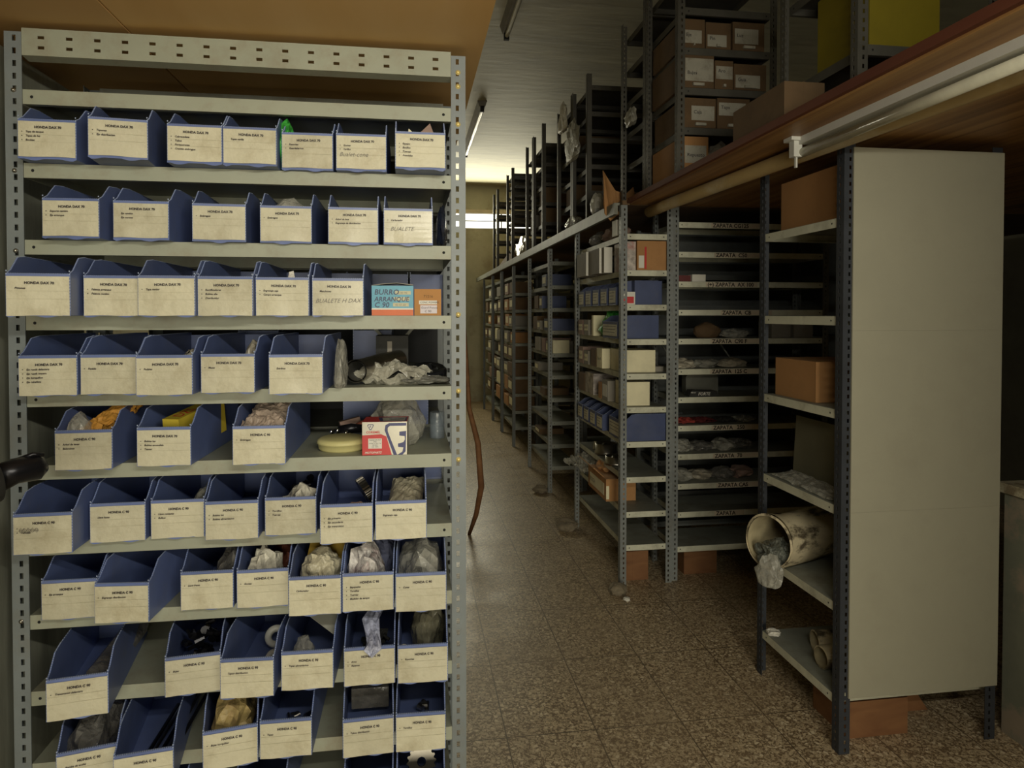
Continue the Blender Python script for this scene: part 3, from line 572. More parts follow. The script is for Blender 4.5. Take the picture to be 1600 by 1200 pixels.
# fourth shelf: pipe in a bag, black drum, bagged plate
t = thing('wrapped_exhaust_pipe', 'open steel pipe wrapped in grey plastic next to the fourth shelf bins', 'pipe', (-.128, 1.70, Z[4] + .001), 0)
mb = MB(); pts = [(0, -.03, .036), (.02, .03, .038), (.055, .09, .045), (.1, .14, .05)]
mb.tube(pts, .027, 20, 0, False); mb.tube([Vector(p) * 1.0 for p in pts], .0235, 20, 1, False); mb.tube([(0, -.031, .036), (0, -.027, .036)], [.027, .0285], 20, 0, False)
mb.build('pipe', [STEEL, mat('dark_pipe_bore', (.06, .06, .055), .5, .5)], t, smooth=True)
sb = sheet_bag('wrap', '', '', (.085, .035, .02), (.17, .10, .05), mat('grey_plastic_wrap', (.34, .33, .27), .22, var=.35, scale=20, bump=.8, bscale=50), 51, (0, .04, -.3), .022, .02); sb.parent = t; del sb['label']; del sb['category']
crumple('plastic_bag', 'dull plastic film standing between the fifth bin and the wrapped pipe', 'bag', (-.163, 1.66, Z[4]), (.03, .12, .11), CLEAR, 52, amp=.35)
mb = MB(); mb.lathe([(0, .001), (.047, .001), (.05, .006), (.05, .03), (.044, .036), (.04, .033), (.012, .033), (.01, .045), (0, .045)], 40)
tag(mb.build('black_drum', mat('gloss_black_paint', (.012, .013, .016), .15, var=.2), None, (.045, 1.79, Z[4] + .001), (radians(14), 0, 0), True), 'round glossy black drum at the end of the fourth shelf', 'drum')
sheet_bag('bagged_plate', 'flat metal plate in a clear bag under the black drum', 'bag', (.035, 1.70, Z[4] + .012), (.12, .08, .03), mat('bagged_metal', (.28, .28, .25), .25, .4, var=.5, scale=30, bump=.6), 54, (0, 0, .05), .007, .004)
t = thing('black_box', 'black box with a silver tape mark behind the wrapped pipe', 'box', (-.09, 1.85, Z[4] + .001), 0)
mb = MB(); mb.box(0, .085, 0, .1, 0, .115); mb.build('carton', RUBBER, t); mb = MB(); mb.box(.03, .042, -.001, 0, .02, .1); mb.build('tape', GREYC, t)
# fifth shelf: lid, chrome part, red box, clear bag
mb = MB(); mb.lathe([(0, .030), (.05, .030), (.058, .027), (.0605, .022), (.061, .018), (.0585, .0175), (.057, .005), (.052, .0), (0, 0)], 44, sx=1, sy=.85)
tag(mb.build('oval_plastic_tub', LIDM, None, (-.168, 1.735, Z[5] + .001), (radians(3), 0, -.1), True), 'pale yellow oval plastic tub on the fifth shelf', 'tub')
t = thing('brake_lever_part', 'black and chrome lever assembly with rusty arm behind the yellow lid', 'lever', (-.175, 1.85, Z[5] + .001), 0)
mb = MB(); mb.tube([(.06, 0, .03), (.02, -.01, .034), (-.01, -.01, .03)], [.01, .013, .011], 12); mb.lathe([(.02, 0), (.024, .01), (.024, .03), (.012, .034)], 14); mb.build('clamp', BLACK, t, smooth=True)
mb = MB()
for i in range(7): a = i * .9; mb.tube([(-.01 + .022 * cos(a), .022 * sin(a) - .012, .012 + .005 * (i % 3)), (-.006 + .026 * cos(a), .026 * sin(a) - .014, .03 + .004 * (i % 3))], .004, 8)
mb.build('chrome_screws', mat('chrome', (.8, .78, .72), .1, 1, var=.05), t, smooth=True)
mb = MB(); mb.tube([(.03, 0, .03), (.09, .05, .06), (.15, .1, .08)], [.012, .009, .006], 10); mb.build('lever_arm', RUST, t, smooth=True)
mb = MB(); mb.box(.005, .06, .03, .045, .02, .045); mb.build('bracket', PINKC, t, rot=(0, -.2, .3))
t = thing('motor_parts_box', 'red and silver printed box with a navy letter emblem on the fifth shelf', 'box', (-.113, 1.648, Z[5] + .001), radians(-3))
W_, H_, D_ = .105, .079, .085
mb = MB(); mb.box(0, W_, 0, D_, 0, H_, 0)
e = -.0005; mb.quad((0, e, 0), (W_, e, 0), (W_, e, H_), (0, e, H_), 1)
e -= .0003; mb.add([(0, e, 0), (W_ * .66, e, 0), (W_ * .54, e, H_ * .56), (W_ * .42, e, H_ * .63), (0, e, H_ * .60)], [(0, 1, 2, 3, 4)], 0)
def emb(pts, mi, e): mb.add([(x * W_, e, z * H_) for x, z in pts], [tuple(range(len(pts)))], mi)
emb([(.70, 0), (.9, 0), (.97, .1), (.99, .9), (.99, .96), (.6, .96), (.52, .9), (.5, .75), (.54, .6)], 2, e - .0003)
emb([(.78, 0), (.81, .02), (.88, .08), (.93, .2), (.93, .28), (.82, .26), (.83, .36), (.93, .4), (.95, .52), (.93, .56), (.8, .56), (.81, .68), (.97, .7), (.985, .88), (.62, .88), (.57, .82), (.57, .72), (.68, .4)][:3] + [(.90, .1), (.92, .22), (.8, .24), (.8, .34), (.92, .38), (.955, .46), (.95, .56), (.83, .58), (.83, .70), (.985, .72), (.985, .88), (.62, .88), (.57, .82), (.57, .72), (.66, .4)], 1, e - .0006)
mb.box(.014, .046, e - .0004, e, H_ * .2, H_ * .5, 3)
for i in range(5): text_on(mb, ['PASADOR PIST', 'STD', 'HON. C 90 / 70', '50 MM', 'CD 1001'][i], .0042, .03, H_ * (.44 - .052 * i), e - .0008, 4, 0, 0, 'CENTER')
text_on(mb, 'MOTOPARTS', .0066, .006, H_ * .05, e - .0004, 3, .02, .3); text_on(mb, 'COREMEL', .0075, .009, H_ * .66, e - .0004, 0, .03, .1)
emb([(.13, .93), (.25, .93), (.26, .89), (.2, .76), (.17, .76), (.115, .89)], 2, e - .0004); emb([(.145, .91), (.235, .91), (.24, .885), (.195, .785), (.175, .785), (.13, .885)], 3, e - .0006); text_on(mb, 'F', .008, .0165, H_ * .82, e - .0009, 2, .03, .2)
mb.quad((W_ * .4, .006, H_ + .0004), (W_ * .98, .006, H_ + .0004), (W_ * .98, D_ * .8, H_ + .0004), (W_ * .3, D_ * .8, H_ + .0004), 2); mb.quad((W_ * .46, .012, H_ + .0008), (W_ * .94, .012, H_ + .0008), (W_ * .94, D_ * .7, H_ + .0008), (W_ * .4, D_ * .7, H_ + .0008), 1)
mb.quad((W_ * .6, .03, H_ + .0012), (W_ * .92, .03, H_ + .0012), (W_ * .92, D_ * .5, H_ + .0012), (W_ * .56, D_ * .5, H_ + .0012), 2)
mb.quad((W_ + .0004, 0, 0), (W_ + .0004, D_, 0), (W_ + .0004, D_, H_), (W_ + .0004, 0, H_), 1)
mb.build('carton', [RED, SILVER, NAVY, WHITE, INK], t)
crumple('plastic_bag', 'large cloudy bag with a white card behind the red box', 'bag', (-.03, 1.80, Z[5]), (.13, .13, .122), CLEAR, 57, amp=.28)
mb = MB(); mb.tube([(0, 0, 0), (0, .0, .07)], .02, 20); tag(mb.build('glass_jar', film('jar_glass', (.25, .3, .35), .45, .1, .1), None, (.072, 1.86, Z[5] + .001)), 'clear plastic tube standing at the end of the fifth shelf', 'jar')

# rack behind, back to back, seen through the gaps
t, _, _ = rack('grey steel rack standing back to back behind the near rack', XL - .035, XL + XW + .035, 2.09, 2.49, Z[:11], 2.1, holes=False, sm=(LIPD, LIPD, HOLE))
mb = MB(); mb.box(.005, XW + .065, .402, .405, .1, 2.05); mb.build('back_sheet', mat('dark_back_sheet', (.03, .032, .035), .7), t)  # dark sheet stands in for the shade seen through the rack gaps
for i, (k, x) in enumerate(((3, -.12), (3, .0), (3, -.30), (4, -.17), (5, -.2), (5, -.06), (2, -.15), (2, -.5), (6, -.02), (4, -.5), (1, -.6), (5, -.62))):
    mb = bin_body(90 + i, hf=HS, D=.3)
    if not (k == 3 and i < 0): o = mb.build('parts_bin', [BLUE, TOOTH], None, (x, 2.10, Z[k] + .0005)); tag(o, 'plain blue bin back behind the %s bin shelf, at %s' % (ORD[k], ['its blue carton', 'its brown carton', 'its fifth bin', 'its wrapped pipe', 'its yellow tub', 'its cloudy bag', 'its fifth bin', 'its third bin', 'its last bin', 'its fourth bin', 'its third bin', 'its second bin'][i]), 'bin', 'bins on the rack behind')
# cabinet and black grip at the left margin
t = thing('metal_cabinet', 'grey metal cabinet side at the far left beside the near rack', 'cabinet', (-1.6, 1.56, 0))
mb = MB(); mb.box(0, .70, 0, .5, .02, 2.1); mb.build('body', mat('mottled_grey_metal', (.3, .31, .25), .45, .2, var=.3, scale=4, stretch=(4, 4, .6)), t)
mb = MB(); mb.box(.02, .68, -.015, 0, .05, 2.05); mb.build('door', MATS['mottled_grey_metal'], t)
t = thing('black_handlebar_grip', 'black rubber handlebar grip poking in from the far left', 'handlebar', (-.595, 1.16, 1.262), 0)
mb = MB(); mb.tube([(-.30, -.34, -.10), (-.14, -.16, -.035), (-.06, -.07, -.018), (-.025, -.03, -.012)], [.052, .052, .043, .033], 24); mb.build('grip', RUBBER, t, smooth=True)
mb = MB(); mb.tube([(-.027, -.031, -.012), (-.01, -.01, -.004), (.012, .012, -.002), (.019, .02, 0)], [.022, .02, .021, .012], 20); mb.tube([(-.01, 0, .012), (.012, .0, .02), (.022, .01, .017)], .0035, 8); mb.build('end_cap', BLACK, t, smooth=True)
mb = MB(); mb.tube([(-.30, -.34, -.10), (-.55, -.6, -.25), (-.7, -.7, -1.29)], .016, 14); mb.build('tube', BLACK, t, smooth=True)

# ------------------------------------------------------------------ centre rack (aisle unit of the first block)
def zipo(*zs): return zs
AZ = [2.04, 1.945, 1.745, 1.555, 1.365, 1.173, .988, .796, .600, .407, .222]
AX0, AX1, AY0, AY1 = 1.145, 1.445, 3.617, 4.68
DK = (LIPD, LIPD, HOLE)
MIDL = mat('soft_grey_enamel', (.6, .6, .47), .5, var=.12, dirt=(.2, .18, .12), dirt_amt=.6, dirt_scale=7)
SMID = (MIDL, LIPD, HOLE)
tA, pA, sA = rack('grey slotted rack with open end facing the viewer, first along the aisle', AX0, AX1, AY0, AY1, AZ[1:], 2.1, pw=.036, sm=SMID, pm=mat('mid_grey_enamel', (.19, .205, .2), .5, var=.15, dirt=(.12, .1, .07), dirt_amt=.5))
PM = MATS['mid_grey_enamel']
mb = MB(); mb.tube([(.06, 1.05, 1.0), (.24, 1.05, 1.17)], .006, 4); mb.tube([(.24, 1.05, 1.0), (.06, 1.05, 1.17)], .006, 4); mb.build('cross_brace', LIPD, tA)
def carton(label, x0, x1, y0, y1, z, h, m, name='carton', cat='box', rz=0, stickers=(), group=None, m2=None):
    # stickers: (face 'f' (-y) or 's' (-x), u0, u1, v0, v1 fractions, material, text)
    t = thing(name, label, cat, (x0, y0, z + .0006), rz, group); W, D = x1 - x0, y1 - y0
    mb = MB(); mb.box(0, W, 0, D, 0, h); mb.box(W * .47, W * .53, -.0004, D + .0004, 0.001, h + .0005, 1)
    mb.build('carton', [m, m2 or m], t)
    for face, u0, u1, v0, v1, sm, tx in stickers:
        mb = MB()
        if face == 'f':
            mb.box(u0 * W, u1 * W, -.0014, -.0006, v0 * h, v1 * h)
            if tx: text_on(mb, tx, (v1 - v0) * h * .5, u0 * W + .004, v0 * h + (v1 - v0) * h * .3, -.0018, 1)
        else:
            mb.box(-.0014, -.0006, (1 - u1) * D, (1 - u0) * D, v0 * h, v1 * h)
            if tx:
                vs, fs = text_geo(tx, (v1 - v0) * h * .5); mb.add([(-.0018, (1 - u0) * D - a - .004, v0 * h + (v1 - v0) * h * .3 + b) for a, b in vs], fs, 1)
        mb.build('sticker', [sm, INK], t)
    return t
def aisle_bin(label, x, y, z, D, wd=.12, h=.115, m=NAVYBIN, tx=None, group=None):
    # small bin whose front looks to -x
    t = thing('parts_bin', label, 'bin', (x, y, z + .0006), -pi / 2, group)
    o = bin_body(int(y * 100), W=wd, D=D, hf=h * .72, hs=h).build('body', [m, TOOTH], t)
    mb = MB(); mb.box(.012, wd - .012, -.0024, -.0014, .012, h * .6)
    for i in range(3): mb.box(.02, wd - .03 - .01 * i, -.0028, -.0025, h * (.5 - .13 * i), h * (.5 - .13 * i) + .003, 1)
    mb.build('label', [PAPER, INK], t); return t
s = dict(zip(range(11), AZ))
carton('brown carton with a red and white sticker, top bay of the centre rack', 1.245, 1.425, 3.64, 3.86, s[2], .163, CARD, rz=0, stickers=[('f', .05, .22, .08, .5, WHITE, ''), ('f', .24, .3, .05, .8, RED, '')])
carton('white and red printed carton left of the top brown carton', 1.182, 1.24, 3.65, 3.86, s[2], .16, mat('marbled_white_print', (.45, .4, .36), .6, var=.5, scale=30, dirt=(.4, .05, .04), dirt_amt=.8, dirt_scale=14))
for i, y in enumerate((3.67, 3.93, 4.19)):
    carton('grey carton with pale flap, %s from the rack end, top aisle shelf' % ORD[i + 1], 1.125 - .012 * i, 1.175, y + (.21 if i == 0 else .01), y + .25, s[2], .15, GREYC, group='grey cartons on the top aisle shelf', stickers=[('f', 0, 1, 0, 1, WHITE, '')])
crumple('plastic_bag', 'pinkish crumpled bag on the small upper shelf of the centre rack', 'bag', (1.24, 4.0, s[1]), (.14, .3, .085), PINKC, 61, amp=.4)
crumple('plastic_bag', 'cloudy crumpled bag deeper on the small upper shelf', 'bag', (1.24, 4.35, s[1]), (.14, .25, .09), GREYF, 62, amp=.4)
carton('white upright packet by the post on the small upper shelf', 1.15, 1.165, 3.72, 3.8, s[1], .088, WHITE, name='packet', cat='packet')
for i, y in enumerate((3.80, 3.98, 4.16, 4.34, 4.52)):
    aisle_bin('blue bin on the second aisle shelf, %s from the open end' % ORD[i + 1], 1.15, y + .06, s[3], .27, tx=1, wd=.14, h=.135)
carton('long blue bin side seen through the open end, second bay', 1.24, 1.38, 3.665, 3.72, s[3], .135, NAVYBIN, name='blue_tray', cat='tray')
carton('small red and white box at the post edge, second bay', 1.153, 1.228, 3.622, 3.655, s[3], .07, WHITE, stickers=[('f', .12, .9, .1, .62, RED, '')])
aisle_bin('large blue bin facing the aisle, third bay from top of the centre rack', 1.15, 3.99, s[4], .24, .3, .13)
crumple('plastic_bag', 'bright green crumpled bag behind the large blue bin', 'bag', (1.25, 4.1, s[4]), (.16, .2, .15), GREEN, 64, amp=.4)
carton('cream folder standing beside the green bag', 1.15, 1.3, 4.2, 4.24, s[4], .13, CREAM, name='folder', cat='folder')
for i, y in enumerate((4.32, 4.47)): carton('%s carton with red lettering on the third aisle shelf' % ['grey', 'pink'][i], 1.15, 1.3, y, y + .12, s[4], .1, (GREYC, PINKC)[i], stickers=[('s', .1, .9, .3, .7, CREAM, 'REPUESTO')])
carton('large cream box seen through the open end, fourth bay', 1.19, 1.375, 3.7, 3.95, s[5], .125, CREAM)
carton('small low box right of the large cream box', 1.38, 1.43, 3.72, 3.8, s[5], .03, GREYC)
for i, y in enumerate((4.0, 4.14, 4.32, 4.46)): carton('%s box, %s from the open end on the fourth aisle shelf' % (['cream', 'brown', 'grey', 'dull pink'][i], ORD[i + 1]), 1.15, 1.3, y, y + .12, s[5], [.12, .11, .09, .11][i], (CREAM, CARDD, GREYC, PINKC)[i], stickers=[('s', .15, .85, .25, .75, CREAM, 'Nro 4')] if i != 1 else [])
carton('white box standing at the open end, fifth bay', 1.185, 1.335, 3.68, 3.84, s[6], .132, CREAM)
for i, y in enumerate((3.88, 4.02, 4.2, 4.42)): carton('%s box, %s from the open end on the fifth aisle shelf' % (['grey', 'orange', 'glossy printed', 'old brown'][i], ORD[i + 1]), 1.15, 1.3, y, y + [.12, .06, .2, .16][i], s[6], [.12, .1, .135, .12][i], (GREYC, CARD, mat('glossy_print', (.4, .36, .33), .25, var=.8, scale=18), CARDD)[i], stickers=[('s', .1, .9, .2, .8, WHITE, '')] if i == 0 else [])
aisle_bin('wide blue bin seen side on at the open end, sixth bay', 1.165, 3.9, s[7], .262, .262, .15)
for i, y in enumerate((4.12, 4.28, 4.44, 4.6)): aisle_bin('%s bin on the sixth aisle shelf, %s past the wide bin' % (['blue', 'film wrapped blue', 'blue', 'blue'][i], ORD[i + 1]), 1.15, y, s[7], .26, .13, .13)
def drum(label, x, y, z, R, h, m=STEEL):
    mb = MB(); mb.lathe([(0, h * .9), (R * .3, h), (R * .35, h * .8), (R * .8, h * .8), (R * .84, h), (R * .93, h), (R * .95, h * .3), (R, h * .25), (R, 0), (0, 0)], 28)
    return tag(mb.build('brake_drum', m, None, (x, y, z + .001), smooth=True), label, 'drum', None)
drum('steel brake drum on the seventh aisle shelf, farther from the open end', 1.25, 4.25, s[8], .075, .07)
drum('steel brake drum on the seventh aisle shelf, nearer to the open end', 1.22, 3.95, s[8], .065, .05)
mb = MB(); mb.tube([(0, 0, 0), (.01, 0, .05)], .012, 10); tag(mb.build('glass_vial', CREAM, None, (1.22, 4.42, s[8])), 'small pale upright tube beside the brake drums', 'tube')
t = carton('opened brown carton with a pale label, eighth bay of the centre rack', 1.13, 1.31, 3.84, 4.24, s[9], .13, CARD, stickers=[('s', .1, .9, .2, .75, CREAM, 'BOSCH'), ('f', .0, .1, .1, .7, CREAM, '')])
mb = MB(); mb.prism([(0, .13), (.004, .13), (-.06, .19), (-.064, .187)], 1, 0.05, .4); mb.build('flap', CARD, t)
sheet_bag('clear_sheet', 'loose clear plastic sheet draped over the eighth aisle shelf', 'sheet', (1.17, 4.42, s[9] + .12), (.2, .36, .02), CLEAR, 66, (0, -.35, .2), .004, .03)
crumple('crumpled_paper', 'crumpled brown paper in the mouth of the opened carton', 'paper', (1.2, 4.1, s[9] + .12), (.1, .16, .06), CARD, 67, amp=.5)
carton('faded carton side seen below the eighth bay shelf edge', 1.33, 1.405, 4.3, 4.5, s[9], .12, CARDD)
mb = MB(); mb.box(0, .13, 0, .1, 0, .165); mb.box(.04, .045, -.001, 0, 0, .165); tag(mb.build('wood_block', BLOCK, None, (1.2, 3.68, 0)), 'raw orange wood block under the centre rack end', 'block')
mb = MB(); mb.box(0, .2, 0, .1, 0, .15); tag(mb.build('wood_block', BLOCK, None, (1.56, 3.72, 0)), 'wood block under the lettered rack', 'block')
def rubble(label, x, y, r, seed, m=None):
    me = crumple_mesh(seed, r, r, r * .6, .3, 3); me.materials.append(m or mat('concrete_lump', (.2, .165, .11), .9, var=.2, bump=.4)); tag(link('mortar_lump', me, None, (x, y, 0)), label, 'mortar lump')
rubble('brown mortar lump at the rear foot of the centre rack', 1.08, 4.62, .07, 70)
rubble('flat mortar lump at the front foot of the centre rack', 1.1, 3.52, .05, 71)
rubble('small white plaster chip on the floor by the centre rack', 1.12, 3.42, .018, 72, WHITE)
rubble('mortar lump at the foot of the second rack', 1.08, 5.62, .06, 73)

tR, _, _ = rack('dark sheet backed rack standing behind the lettered rack', 1.47, 3.6, 4.0, 4.32, AZ[2:], 2.05, holes=False, pm=POSTD, sm=(POSTD, POSTD, HOLE))  # rack added to hide the lit wall and keep the background dark
mb = MB(); mb.box(.02, 2.1, .322, .325, .1, 2.04); mb.build('back_sheet', POSTD, tR)  # dark sheet in place of shade behind the lettered shelves
# lettered rack facing the viewer
ZZ = [2.018, 1.852, 1.686, 1.527, 1.365, 1.194, 1.02, .875, .714, .546, .386, .191]
ZZ = [2.018, 1.852, 1.686, 1.527, 1.365, 1.194, 1.035, .875, .714, .546, .386, .191]
tZ, pZ, sZ = rack('wide rack with lettered shelf strips facing the viewer', 1.452, 2.40, 3.64, 3.96, ZZ, 2.1, pw=.036, sm=SMID, pm=PM)
words = ['ZAPATA CG125', 'ZAPATA  C50', '(+) ZAPATA  AX 100', 'ZAPATA  CB', 'ZAPATA  C90 F', 'ZAPATA  125 C', None, 'ZAPATA   250', 'ZAPATA  70', 'ZAPATA CAS', 'ZAPATA', None]
xo = [.2, .22, .17, .26, .2, .2, 0, .21, .22, .24, .23, 0]
ZST = mat('pinkish_label_tape', (.56, .48, .36), .6, var=.1); ZINK = mat('brown_black_letters', (.02, .015, .012), .6, var=0)
for i, wd_ in enumerate(words):
    if not wd_: continue
    mb = MB(); L_ = .3 if len(wd_) > 6 else .17; mb.box(xo[i] - .01, xo[i] + L_, -.0012, -.0004, -.029, -.003); text_on(mb, wd_, .031, xo[i], -.0265, -.0018, 1, .03)
    mb.build('label_strip', [ZST, ZINK], sZ[i])
mb = MB(); mb.tube([(.04, .3, 1.33), (.12, .3, 1.23)], .006, 4); mb.tube([(.5, .3, 1.22), (.42, .3, 1.33)], .006, 4); mb.build('cross_brace', LIPD, tZ)
carton('small white carton on the third lettered shelf', 1.575, 1.655, 3.66, 3.72, ZZ[2], .04, WHITE)
carton('dark red packet beside the small white carton', 1.49, 1.57, 3.67, 3.74, ZZ[2], .035, mat('dark_red_card', (.12, .02, .02), .6), name='packet', cat='packet')
crumple('brown_pad', 'brown rounded brake pad on the fifth lettered shelf', 'brake pad', (1.72, 3.78, ZZ[4]), (.16, .1, .09), CARDD, 74, amp=.1)
crumple('plastic_bag', 'cloudy bag of parts on the fifth lettered shelf', 'bag', (1.87, 3.75, ZZ[4]), (.16, .12, .05), CLEAR, 75, amp=.4)
for i, x in enumerate((1.54, 1.69, 1.86)): crumple('plastic_bag', 'pale crumpled bag on the shelf marked 125, %s from its left end' % ORD[i + 1], 'bag', (x, 3.74, ZZ[5]), (.15, .12, .05), BAGP if i != 1 else CLEAR, 76 + i, amp=.45)
t = thing('brake_shoe_packet', 'flat black packet with white lettering on the unlettered shelf', 'packet', (1.56, 3.66, ZZ[6] + .001), .03)
mb = MB(); mb.prism([(0, 0), (.18, 0), (.17, .028), (.02, .034)], 1, 0, .07); text_on(mb, 'FORTE', .024, .055, .006, -.0006, 1, .02, .2); text_on(mb, 'Motor', .012, .01, .019, -.0006, 1, .01, .2); mb.build('packet', [RUBBER, WHITE], t)
mb = MB(); n = 10; pts = [(0, 0), (.2, 0)] + [(.2 - .04 * (1 - cos(a * pi / 2 / n)), .08 + .05 * sin(a * pi / 2 / n)) for a in range(n + 1)] + [(.03, .13), (0, .1)]
mb.prism(pts, 1, 0, .06); tag(mb.build('grey_case', mat('grey_green_plastic', (.13, .13, .105), .6), None, (1.6, 3.80, ZZ[6] + .001)), 'grey rounded case behind the black lettered packet', 'case')
for i, (x, m, l) in enumerate(((1.54, MATS['dark_red_film'], 'dark red crumpled packet'), (1.66, MATS['dark_red_card'], 'flat maroon packet'), (1.80, RUBBER, 'flat black packet'), (1.92, CLEAR, 'clear bag'))):
    sheet_bag('parts_packet', l + ' on the shelf marked 250', 'packet', (x, 3.73, ZZ[7] + .018), (.14, .12, .02), m, 80 + i, (0, .02, .2 * i), .012, .008)
for k, zi in ((8, 'eighth'), (9, 'ninth')):
    for i in range(4): crumple('plastic_bag', '%s bag of brake shoes, %s along the %s lettered shelf' % (['clear', 'cloudy', 'smoky', 'reddish'][i], ORD[i + 1], ['ninth', 'tenth'][k - 8]), 'bag', (1.55 + i * .125, 3.75 + .02 * (i % 2), ZZ[k]), (.13, .13, .06 if i != 1 else .045), (CLEAR, BAGP, GREYF, PINKC)[i] if k == 9 else (CLEAR, GREYF, CLEAR, GREYF)[i], 84 + i + 5 * k, amp=.45)
for i, x in enumerate((2.08, 2.22)): carton('dull beige box behind the dark post, %s of the pair on the lettered rack' % ['left', 'right'][i], x, x + .12, 3.7, 3.85, ZZ[4], .12, GREYC)

# ------------------------------------------------------------------ near right rack with beige side panel
EX0, EX1, EY0, EY1 = 1.44, 2.04, 2.10, 2.66
EZ = [1.83, 1.495, 1.175, .845, .51, .19]
tE, pE, sE = rack('deep dark rack closed by a beige side panel, nearest on the right', EX0, EX1, EY0 + .004, EY1, EZ, 2.08, pw=.04, sm=SMID, pm=mat('dark_slate_enamel', (.028, .032, .04), .6, var=.2), insx=False, name='panelled_steel_rack')
for i, (a, b) in enumerate(((.195, .8297), (.83, 1.4457), (1.446, 2.06))):
    mb = MB(); mb.box(.03, .60, -.0075, -.001, a, b); mb.build('side_panel', PANELB, tE)
carton('tall orange brown carton on the top shelf of the panelled rack', 1.50, 1.95, 2.16, 2.6, EZ[0], .2, CARD)
carton('brown carton on the third shelf of the panelled rack', 1.475, 1.75, 2.31, 2.59, EZ[2], .15, CARD)
mb = MB(); mb.box(0, .012, 0, .44, 0, .24); tag(mb.build('olive_board', mat('olive_board', (.17, .16, .1), .7, var=.1), None, (1.56, 2.16, EZ[3] + .001), (0, .06, 0)), 'olive board standing along the fourth shelf of the panelled rack', 'board')
sheet_bag('film_roll', 'dusty clear film lying along the fourth shelf edge of the panelled rack', 'film', (1.5, 2.38, EZ[3] + .012), (.10, .40, .03), CLEAR, 92, (0, -.12, 0), .010, .008)
# big pipe
t = thing('pvc_pipe_elbow', 'large stained cream pipe end stuffed with plastic, jutting into the aisle', 'pipe', (1.375, 2.44, EZ[4] + .005), radians(24))
mb = MB(); R = .098; pts = [(.36, 0, R), (.2, .0, R), (.07, 0, R + .004), (.02, 0, R + .01), (-.012, 0, R + .014)]
mb.tube(pts, [R, R, R, R * 1.04, R * 1.07], 40, 0, False); mb.tube(pts, [R - .006] * 3 + [R * 1.04 - .008, R * 1.07 - .008], 40, 1, False)
a = Vector(pts[-1]); mb.tube([a, a + Vector((-.003, 0, 0))], [R * 1.07, R * 1.07 - .008], 40, 0, False)
mb.build('pipe', [PVC, mat('pipe_bore', (.42, .36, .22), .6, var=.3)], t, smooth=True)
me = crumple_mesh(95, .06, .065, .06, .4, 4); me.materials.append(mat('glassy_dark_film', (.13, .14, .12), .12, var=.8, scale=60, bump=1, bscale=60)); link('plastic_stuffing', me, t, (.02, 0, .012))
me = crumple_mesh(96, .03, .05, .07, .45, 3); me.materials.append(CLEAR); link('hanging_film', me, t, (-.035, -.02, -.05))
def smallpipe(label, x, y, z, L_, R, rz, m=PVC):
    mb = MB(); mb.tube([(0, 0, R), (L_, 0, R)], R, 24, 0, False); mb.tube([(0, 0, R), (L_, 0, R)], R * .86, 24, 1, False); mb.tube([(0, 0, R), (-.002, 0, R)], [R, R * .86], 24, 0, False)
    return tag(mb.build('pvc_pipe', [m, MATS['pipe_bore']], None, (x, y, z + .001), (0, 0, rz), True), label, 'pipe', 'thin cream pipes')
smallpipe('short cream pipe tucked beneath the large stained pipe', 1.5, 2.2, EZ[4], .3, .028, .1)
smallpipe('upper cream pipe end on the bottom shelf of the panelled rack', 1.55, 2.42, EZ[5], .4, .042, -.1)
smallpipe('lower cream pipe end on the bottom shelf of the panelled rack', 1.5, 2.30, EZ[5], .4, .042, .08)
smallpipe('cream pipe end half hidden by the dark post on the bottom shelf', 1.51, 2.19, EZ[5], .4, .042, .05)
crumple('crumpled_paper', 'scrap of white paper on the bottom shelf corner', 'paper', (1.47, 2.58, EZ[5]), (.05, .05, .02), WHITE, 98, amp=.5)
mb = MB(); mb.box(0, .24, 0, .2, 0, .13); tag(mb.build('wood_block', BLOCK, None, (1.52, 2.18, 0)), 'wood block under the beige side panel', 'block')
mb = MB(); mb.prism([(0, 0), (.1, 0), (.02, .12)], 1, 0, .25); tag(mb.build('wood_wedge', BLOCK, None, (1.84, 2.3, 0)), 'dark wooden wedge farther under the beige panel', 'wedge')
# counter
t = thing('worn_counter', 'peeling green grey counter with cream top at the right margin', 'counter', (2.09, .9, 0))
mb = MB(); mb.box(.012, .7, .02, 1.24, 0, .86); mb.build('body', COUNTER, t); mb = MB(); mb.prism([(0, .865), (.0, .90), (.72, .90), (.72, .86), (.03, .86)], 1, 0, 1.26); mb.build('top', MARBLE, t)

# pole and unlit tube light under the varnished boards
mb = MB(); mb.tube([(1.30, 3.60, 2.062), (1.31, 3.4, 2.066), (1.41, 1.4, 2.066), (1.46, .5, 2.066)], .029, 20)
tag(mb.build('cream_pole', mat('patchy_cream_pole', (.44, .32, .14), .6, var=.15, scale=5, dirt=(.6, .55, .4), dirt_amt=.85, dirt_scale=4, stretch=(1, .5, 1)), None, smooth=True), 'long cream painted wooden pole under the varnished boards', 'pole')
t = thing('fluorescent_fitting', 'unlit fluorescent tube with a white holder beside the cream pole', 'light', (1.32, 2.2, 0))
mb = MB(); mb.tube([(0, -.02, 2.05), (.002, -1.3, 2.05)], .016, 18); mb.build('tube', mat('unlit_tube_glass', (.66, .64, .5), .25), t, smooth=True)
mb = MB(); mb.box(-.035, -.005, -.05, -.02, 2.035, 2.09); mb.box(-.05, .02, -.06, -.01, 2.088, 2.1); mb.box(-.022, -.016, -.04, -.03, 2.0, 2.035); mb.build('lamp_holder', WHITEPL, t)
mb = MB(); mb.box(-.018, .03, -1.3, -.05, 2.075, 2.1); mb.build('reflector', WHITEPL, t)
